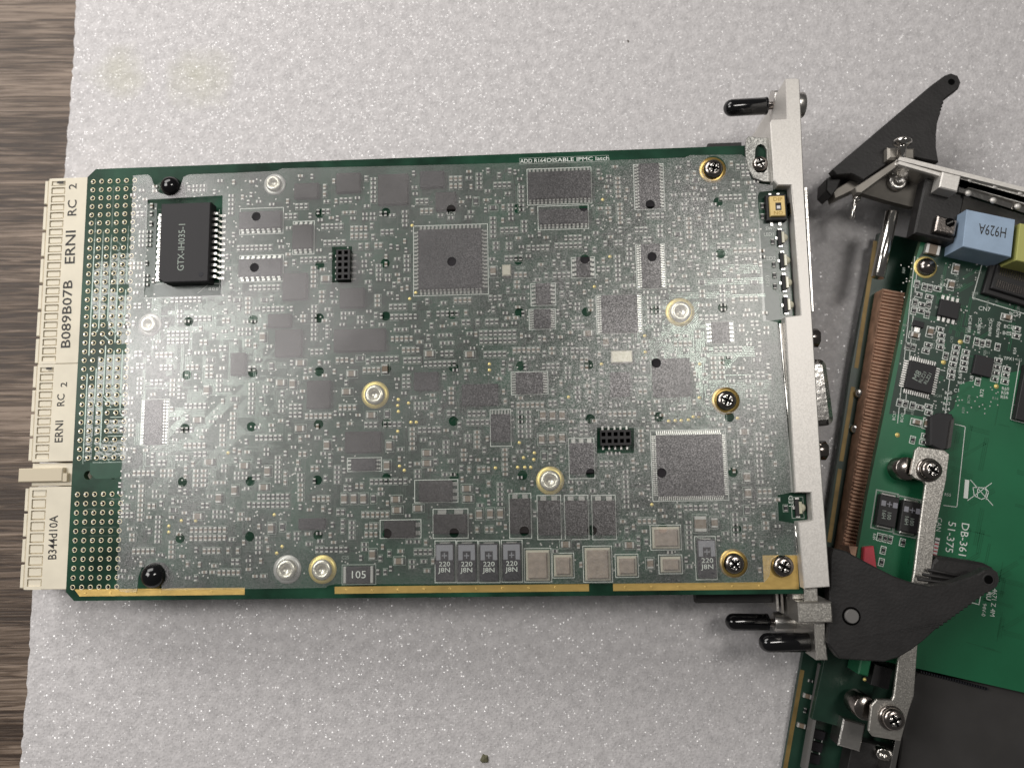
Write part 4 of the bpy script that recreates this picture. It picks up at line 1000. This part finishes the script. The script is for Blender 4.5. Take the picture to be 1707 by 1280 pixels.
# crossed-out bin mark
wb = MB(); z = MZ+0.045
def wl_(pts, w=0.16): wb.line([W(u, v, z).xy for u, v in pts], w, z)
wl_([(1618, 800), (1655, 842)], 0.14); wl_([(1613, 834), (1653, 805)], 0.14); wl_([(1612, 803), (1610, 827)], 0.95)
wl_([(1622, 812), (1641, 813), (1645, 819), (1642, 830), (1636, 832)]); wl_([(1622, 812), (1624, 826), (1634, 831)]); wl_([(1642, 812), (1648, 820), (1644, 832)]); wl_([(1630, 812), (1629, 828)])
wb.build('crossed_bin_mark', 'silk', mez)
mv = MB(); mt = MB(); rs = random.Random(5)
for k in range(260):
    u = rs.uniform(1500, 1705); v = rs.uniform(430, 690); p = W(u, v, MZ)
    mv.add([(p.x+0.16*math.cos(a*math.pi/3), p.y+0.16*math.sin(a*math.pi/3), MZ+0.035) for a in range(6)], [tuple(range(6))], 0)
for k in range(90):
    p = W(rs.uniform(1510, 1700), rs.uniform(430, 1090), MZ); l = rs.uniform(2, 9); a = A2+rs.choice((0, math.pi/2, math.pi/4)); n = rs.choice((1, 2, 3))
    for j in range(n):
        ox, oy = -math.sin(a)*j*0.4, math.cos(a)*j*0.4
        mt.line([(p.x+ox, p.y+oy), (p.x+ox+math.cos(a)*l, p.y+oy+math.sin(a)*l)], 0.16, MZ+0.026)
mv.build('via', 'solder_pad', mez, kind='stuff'); mt.build('trace', 'mezz_trace', mez, kind='stuff')
for k in range(46):
    u = rs.uniform(1505, 1700); v = rs.uniform(440, 690)
    ptext(rs.choice(('R', 'C', 'BC', 'R'))+str(rs.randint(3, 99)), u, v, MZ+0.042, 4.5, rs.choice((80, -8)), 'silk_dim', mez)
msilk.build('silkscreen', 'silk', mez, kind='stuff')
# tantalum pair beside the bracket
for (u, v) in ((1481, 852), (1519, 862)):
    p = W(u, v, MZ+2); b = MB(); b.cbox(0, 0, 4.2, 7.0, 0.1, 2.0, 0, None, 0.2); b.box(-1.6, 1.6, 3.3, 4.0, 0.05, 1.2, 1, None, 0.2); b.box(-1.6, 1.6, -4.0, -3.3, 0.05, 1.2, 1, None, 0.2)
    o = b.build('tantalum_capacitor', ['chip_black', 'solder'], mez, (p.x, p.y, MZ), A2+math.radians(3))
    g = MB()
    for (xa, xb) in ((-1.8, -0.8), (0.8, 1.8)): g.quad([(xa, 1.0, 2.02), (xb, 1.0, 2.02), (xb, 2.2, 2.02), (xa, 2.2, 2.02)])
    g.line([(-0.5, 1.6), (0.5, 1.6)], 0.2, 2.03); g.line([(0, 1.1), (0, 2.1)], 0.2, 2.035); g.build('polarity_mark', 'tant_stripe', o, (p.x, p.y, MZ), A2+math.radians(3))
    q = Vector(rot2(0.3, -0.9, A2)); text('100', p.x+q.x, p.y+q.y, MZ+2.04, 0.9, -100, 'silk_dim', o); q = Vector(rot2(-0.9, -0.9, A2)); text('16H', p.x+q.x, p.y+q.y, MZ+2.04, 0.9, -100, 'silk_dim', o)
    f_ = MB(); f_.frame(0, 0, 5.2, 9.0, 0.3, 0.04); f_.build('silkscreen', 'silk_dim', mez, (p.x, p.y, MZ), A2+math.radians(3))
# bracket strip with two screw tabs
BZ = MZ+6.0
bs = MB()
bs.prism(pxpoly([(1583,757),(1578,800),(1561,880),(1553,953),(1545,985),(1530,1080),(1524,1160),(1516,1183),(1502,1235),(1455,1227),(1448,1218),(1453,1175),(1462,1165),(1487,1166),(1490,1160),(1500,1080),(1524,953),(1533,880),(1543,808),(1540,803),(1524,797),(1518,790),(1526,750),(1533,744),(1575,750)], BZ), BZ-0.8, BZ, 0, ch=0.2)
brk = bs.build('mounting_bracket', ['nickel'], mod)
sd = MB(); sd.prism(pxpoly([(1583,758),(1585,762),(1580,800),(1563,880),(1555,953),(1532,1080),(1526,1160),(1524,1160),(1530,1080),(1553,953),(1561,880),(1578,800)], BZ), MZ+0.3, BZ-0.8, 0); sd.build('bracket_side', ['nickel'], brk)
screw(1553, 783, 2.3, BZ, mod, washers=1); screw(1490, 1199, 2.3, BZ, mod, washers=1)
for (u, v, z) in ((1512, 781, BZ-2), (1443, 1180, BZ-3)):
    p = W(u, v, z); b = MB(); b.lathe([(2.6, -5.5), (2.6, 0), (2.4, 0.25), (0.001, 0.25)], 28); o = b.build('standoff', 'screw_metal', mod, (p.x, p.y, z))
p = W(1574, 712, BZ); b = MB(); b.prism(pxpoly([(1552,695),(1568,688),(1588,690),(1591,697),(1583,748),(1570,752),(1551,742)], MZ+2.5), MZ+0.1, MZ+2.5, 0, ch=0.4); b.build('coil_housing', ['chip_top'], mez)
b = MB(); b.prism(pxpoly([(1586,700),(1591,697),(1585,745),(1579,748)], MZ+3.2), MZ+0.1, MZ+3.2, 0); b.build('metal_tab', ['chrome'], mez)
# upper left dome screw on the mezzanine
p = W(1546, 444, MZ+1); b = MB(); b.lathe([(2.65, 0.0), (2.65, 0.08), (2.2, 0.1)], 32, 1); b.lathe([(2.15, 0.1), (2.1, 0.8), (1.7, 1.5), (1.0, 1.95), (0.001, 2.1)], 32, 0); b.build('dome_screw', ['screw_metal', 'gold_dot'], mez, (p.x, p.y, MZ))
# dark plate below
dp = MB(); dp.prism(pxpoly([(1531,1122),(1760,1160),(1760,1340),(1493,1340),(1505,1240),(1512,1160)], MZ-1), MZ-4, MZ-1.7, 0, ch=0.3); dp.build('dark_plate', ['dark_plate'], mod)
cr_ = MB()
for i in range(26):
    u = 1536+i*4.4; v = 1119.5+i*1.15; p = W(u, v, MZ-0.9); cr_.cbox(p.x, p.y, 0.28, 0.5, MZ-1.7, MZ-0.9)
cr_.build('contact_row', 'tantalum', mod)
# lower left corner: second card level, small green block, shroud
p = rbox(1410, 1148, 12, 17, -21, -19.5, 'pcb_dark', 'corner_board', mod); 
b = MB(); b.prism(pxpoly([(1371,1110),(1376,1110),(1346,1285),(1341,1285)], -20), -23, -20, 0); b.build('edge_rail', ['pin_grey'], mod)
for k, (u, v) in enumerate(((1381,1128),(1390,1132),(1378,1150),(1387,1155),(1374,1172),(1384,1178),(1371,1195),(1380,1200),(1358,1140),(1352,1165),(1349,1190),(1342,1215))):
    pp = W(u, v, -21); put('chip_resistor', CM if k % 2 else SM, base, (pp.x, pp.y, -23.98), A2+random.choice((0, math.pi/2)))
for k in range(3):
    rbox(1366-k*4, 1225+k*20, 2.6, 2.0, -23.98, -22.6, 'chip_grey', 'chip', base); 
b = MB(); p = W(1362, 1243, -23.9); b.frame(0, 0, 2.0, 4.6, 0.25, -23.95); b.build('silkscreen', 'silk', base, (p.x, p.y, 0), A2)
rbox(1442, 1112, 2.3, 3.6, -19.0, -13.0, 'pcb_mezz', 'green_post', mod, 0.3); p = W(1440, 1131, -13.4); b = MB(); b.lathe([(0.4, 0), (0.3, 0.3), (0.001, 0.4)], 12); b.build('gold_pin', 'gold_dot', mod, (p.x, p.y, -13))
rbox(1470, 1128, 4.0, 4.6, -19.0, -15.0, 'chip_black', 'black_block', mod)
rbox(1420, 1225, 5.0, 6.0, -22.0, -17.0, 'steel', 'card_clip', mod, 0.3); rbox(1450, 1270, 9, 8, -23.5, -19, 'black_plastic', 'shroud', mod)
b = MB(); p = W(1478, 1262, -15); b.lathe([(1.3, 0), (1.3, 2.0), (1.0, 2.2), (0.001, 1.6)], 20); b.build('metal_post', 'chrome', mod, (p.x, p.y, -19)); rbox(1492, 1262, 1.2, 8.0, -20, -13.5, 'chrome', 'metal_edge', mod)
# red plastic piece near the handle
b = MB(); b.prism(pxpoly([(1441,912),(1457,910),(1462,948),(1448,948),(1439,938)], -13.0), -19, -13.0, 0, ch=0.2); b.build('red_tab', ['red_plastic'], mod)
b = MB(); b.prism(pxpoly([(1415,910),(1440,912),(1438,936),(1420,930)], -15.0), -21, -15.0, 0); b.build('red_tab_base', ['fin_brown'], mod)

# --- front plate of the second module
FZ2 = -8.0
fpx = [(1497,268),(1500,262),(1505,263),(1760,325),(1760,345),(1600,296),(1570,287),(1500,271)]
f2 = MB(); f2.prism(pxpoly([(1494,272),(1497,264),(1760,329),(1757,352)], FZ2), FZ2-18, FZ2-0.9, 0); pl2 = f2.build('front_plate', ['steel'], mod)
f3 = MB(); f3.prism(pxpoly([(1497,267),(1500,262),(1510,263),(1760,326),(1760,333)], FZ2), FZ2-0.898, FZ2, 0); f3.prism(pxpoly([(1499,268),(1575,290),(1574,296),(1497,274)], FZ2), FZ2-0.898, FZ2+0.01, 0, ch=0.1); f3.build('plate_rim', ['aluminium'], pl2)
# side wing of the plate reaching left
f4 = MB(); f4.prism(pxpoly([(1426,312),(1496,266),(1502,273),(1436,322),(1428,321)], -9.0), -11.5, -9.0, 0, ch=0.2); f4.build('side_wing', ['steel_dim'], pl2)
f5 = MB(); f5.prism(pxpoly([(1436,322),(1500,274),(1573,297),(1574,330),(1520,345),(1480,335)], -15.0), -17.0, -15.0, 0); f5.build('inner_web', ['web_metal'], pl2)
rbox(1584, 303, 4.2, 3.9, -16.0, -6.8, 'aluminium', 'corner_block', mod, 0.25, ang=A2-0.02)
# shielding gasket; raised dots stand in for light through its punched holes
gs = MB(); gs.prism(pxpoly([(1600,297),(1760,342),(1760,352),(1600,307)], -8.6), -15, -8.9, 0); gs.build('shield_slot', ['dark_hole'], pl2)
gs = MB(); gs.prism(pxpoly([(1599,304),(1760,350),(1760,372),(1598,320)], -9.6), -10.6, -9.6, 0); gs.build('shield_strip', ['chrome'], pl2)
spm = MB(); spm.lathe([(0.75, 0), (0.7, 0.25), (0.4, 0.5), (0.001, 0.6)], 14); spe = spm.mesh('hole_light_dot', ['aluminium'])
for (u, v) in ((1619, 299), (1661, 310), (1703, 321), (1616, 321), (1658, 333), (1699, 343)): p = W(u, v, -8.6); put('hole_light_dot', spe, pl2, (p.x, p.y, -9.2))
# D-shell block, blue and yellow housings
rbox(1568, 350, 9.5, 14.0, MZ+0.05, -10.5, 'black_plastic', 'port_housing', mod, 0.4)
sb = rbox(1578, 376, 4.6, 3.8, -10.5, -8.8, 'screw_metal', 'screw_block', mod, 0.3)
p = W(1584, 371, -8.7); b = MB(); b.lathe([(1.1, 0), (1.05, 0.03)], 20); b.build('thread_hole', 'dark_hole', sb, (p.x, p.y, -8.8)); b = MB(); b.cbox(0, 0, 1.6, 0.3, 0, 0.08); b.build('thread_glint', 'chrome', sb, (p.x, p.y, -8.76), 0.4)
bl = MB(); bz = -6.5; bl.prism(pxpoly([(1612,349),(1693,366),(1686,429),(1605,411)], bz), MZ+0.05, bz, 0, ch=0.2); bo = bl.build('blue_housing', ['blue_plastic'], mod)
ptext('H929A', 1655, 384, bz+0.03, 18, 168, 'ink', bo, fit=43)
yl = MB(); yl.prism(pxpoly([(1701,372),(1770,385),(1765,450),(1694,434)], bz), MZ+0.05, bz, 0, ch=0.2); yl.build('yellow_housing', ['yellow_plastic'], mod)
# guide pin, small pin and screws
m = MB(); a = W(1487, 354, -13); b_ = W(1463, 463, -13); m.tube(a, b_, 1.55, 20, 0, r2=1.45); m.build('guide_pin', 'chrome', mod)
m = MB(); a = W(1429, 318, -14); b_ = W(1420, 365, -14); m.tube(a, b_, 0.55, 12, 0); m.lathe([(0.001, -0.9), (0.8, -0.5), (1.0, 0), (0.8, 0.5), (0.001, 0.9)], 14, 0, Matrix.Translation(W(1428, 331, -14))); m.build('wire_pin', 'chrome', mod)
p = W(1504, 243, -7); m = MB(); m.tube(W(1502, 262, -9), W(1504, 240, -7), 1.0, 14); m.lathe([(1.2, 0), (2.0, 0.5), (2.1, 1.0), (1.4, 1.7), (0.001, 1.9)], 24, 0, Matrix.Translation(W(1504, 243, -7)) @ (W(1504, 236, -7)-W(1503, 262, -7)).to_track_quat('Z', 'Y').to_matrix().to_4x4()); m.build('captive_screw', 'chrome', mod)
rbox(1503, 256, 6.2, 3.0, -18, -9.3, 'steel_dim', 'screw_collar', mod, 0.5, ang=A2+0.2)
p = W(1500, 300, -13); m = MB(); m.lathe([(2.2, 0), (2.2, 1.2), (1.2, 1.6), (0.9, 0.6), (0.001, 0.5)], 24); m.build('inner_nut', 'steel', mod, (p.x, p.y, -14.9))
# black handle of the second module
h2 = [(1387,283),(1395,276),(1553,142),(1575,126),(1586,122),(1597,126),(1602,137),(1598,148),(1580,161),(1574,167)]
h2 += jag((1573, 168), (1566, 190), 4, 1.6, -1)
h2 += [(1563,205),(1561,225),(1561,245),(1565,270),(1520,262),(1497,262),(1470,280),(1440,300),(1420,290),(1395,292)]
hh = MB(); hh.prism(pxpoly(h2, -11.5), -14.0, -11.5, 0, ch=0.25); hb2 = hh.build('ejector_handle', ['black_plastic'], mod)
hh = MB(); hh.prism(pxpoly([(1400,286),(1560,150),(1585,130),(1594,140),(1560,175),(1552,225),(1552,255),(1500,258),(1440,295)], -11.5), -22.0, -14.002, 0); hh.build('handle_web', ['black_plastic'], hb2)
p = W(1586, 137, -11.5); r = MB(); r.lathe([(0.8, 0), (0.75, 0.03)], 20); r.build('tip_hole', 'dark_hole', hb2, (p.x, p.y, -11.49))
hh = MB(); hh.prism(pxpoly([(1378,298),(1388,292),(1402,300),(1396,315),(1386,327),(1377,318)], -14), -20, -14, 0, ch=0.3); hh.build('latch_hook', ['black_plastic'], hb2)
hh = MB(); hh.prism(pxpoly([(1388,318),(1425,296),(1434,312),(1392,332)], -15), -19, -15, 0, ch=0.3); hh.build('latch_plate', ['steel_dim'], mod)

# ------------------------------------------------------------------ loose crumbs on the foam
def crumb(u, v, s, lab, m, seed):
    random.seed(seed); p = WF(u, v); b = MB(); n = 9
    ring = [(s*random.uniform(.7, 1.1)*math.cos(2*math.pi*i/n), s*random.uniform(.7, 1.3)*math.sin(2*math.pi*i/n)) for i in range(n)]
    b.add([(x, y, 0.0) for x, y in ring]+[(x*.6, y*.6, s*.5) for x, y in ring]+[(0, s*.3, s*.7)], [(i, (i+1) % n, n+(i+1) % n, n+i) for i in range(n)]+[(n+i, n+(i+1) % n, 2*n) for i in range(n)])
    o = b.build('crumb', m, None, tuple(p)); o['label'] = lab; o['category'] = 'crumb'
crumb(808, 1264, 1.15, 'olive crumb lying on the foam at the lower edge of the picture', 'crumb', 3)
crumb(1047, 69, 0.35, 'tiny dark crumb on the foam above the middle of the board', 'crumb_dark', 4)
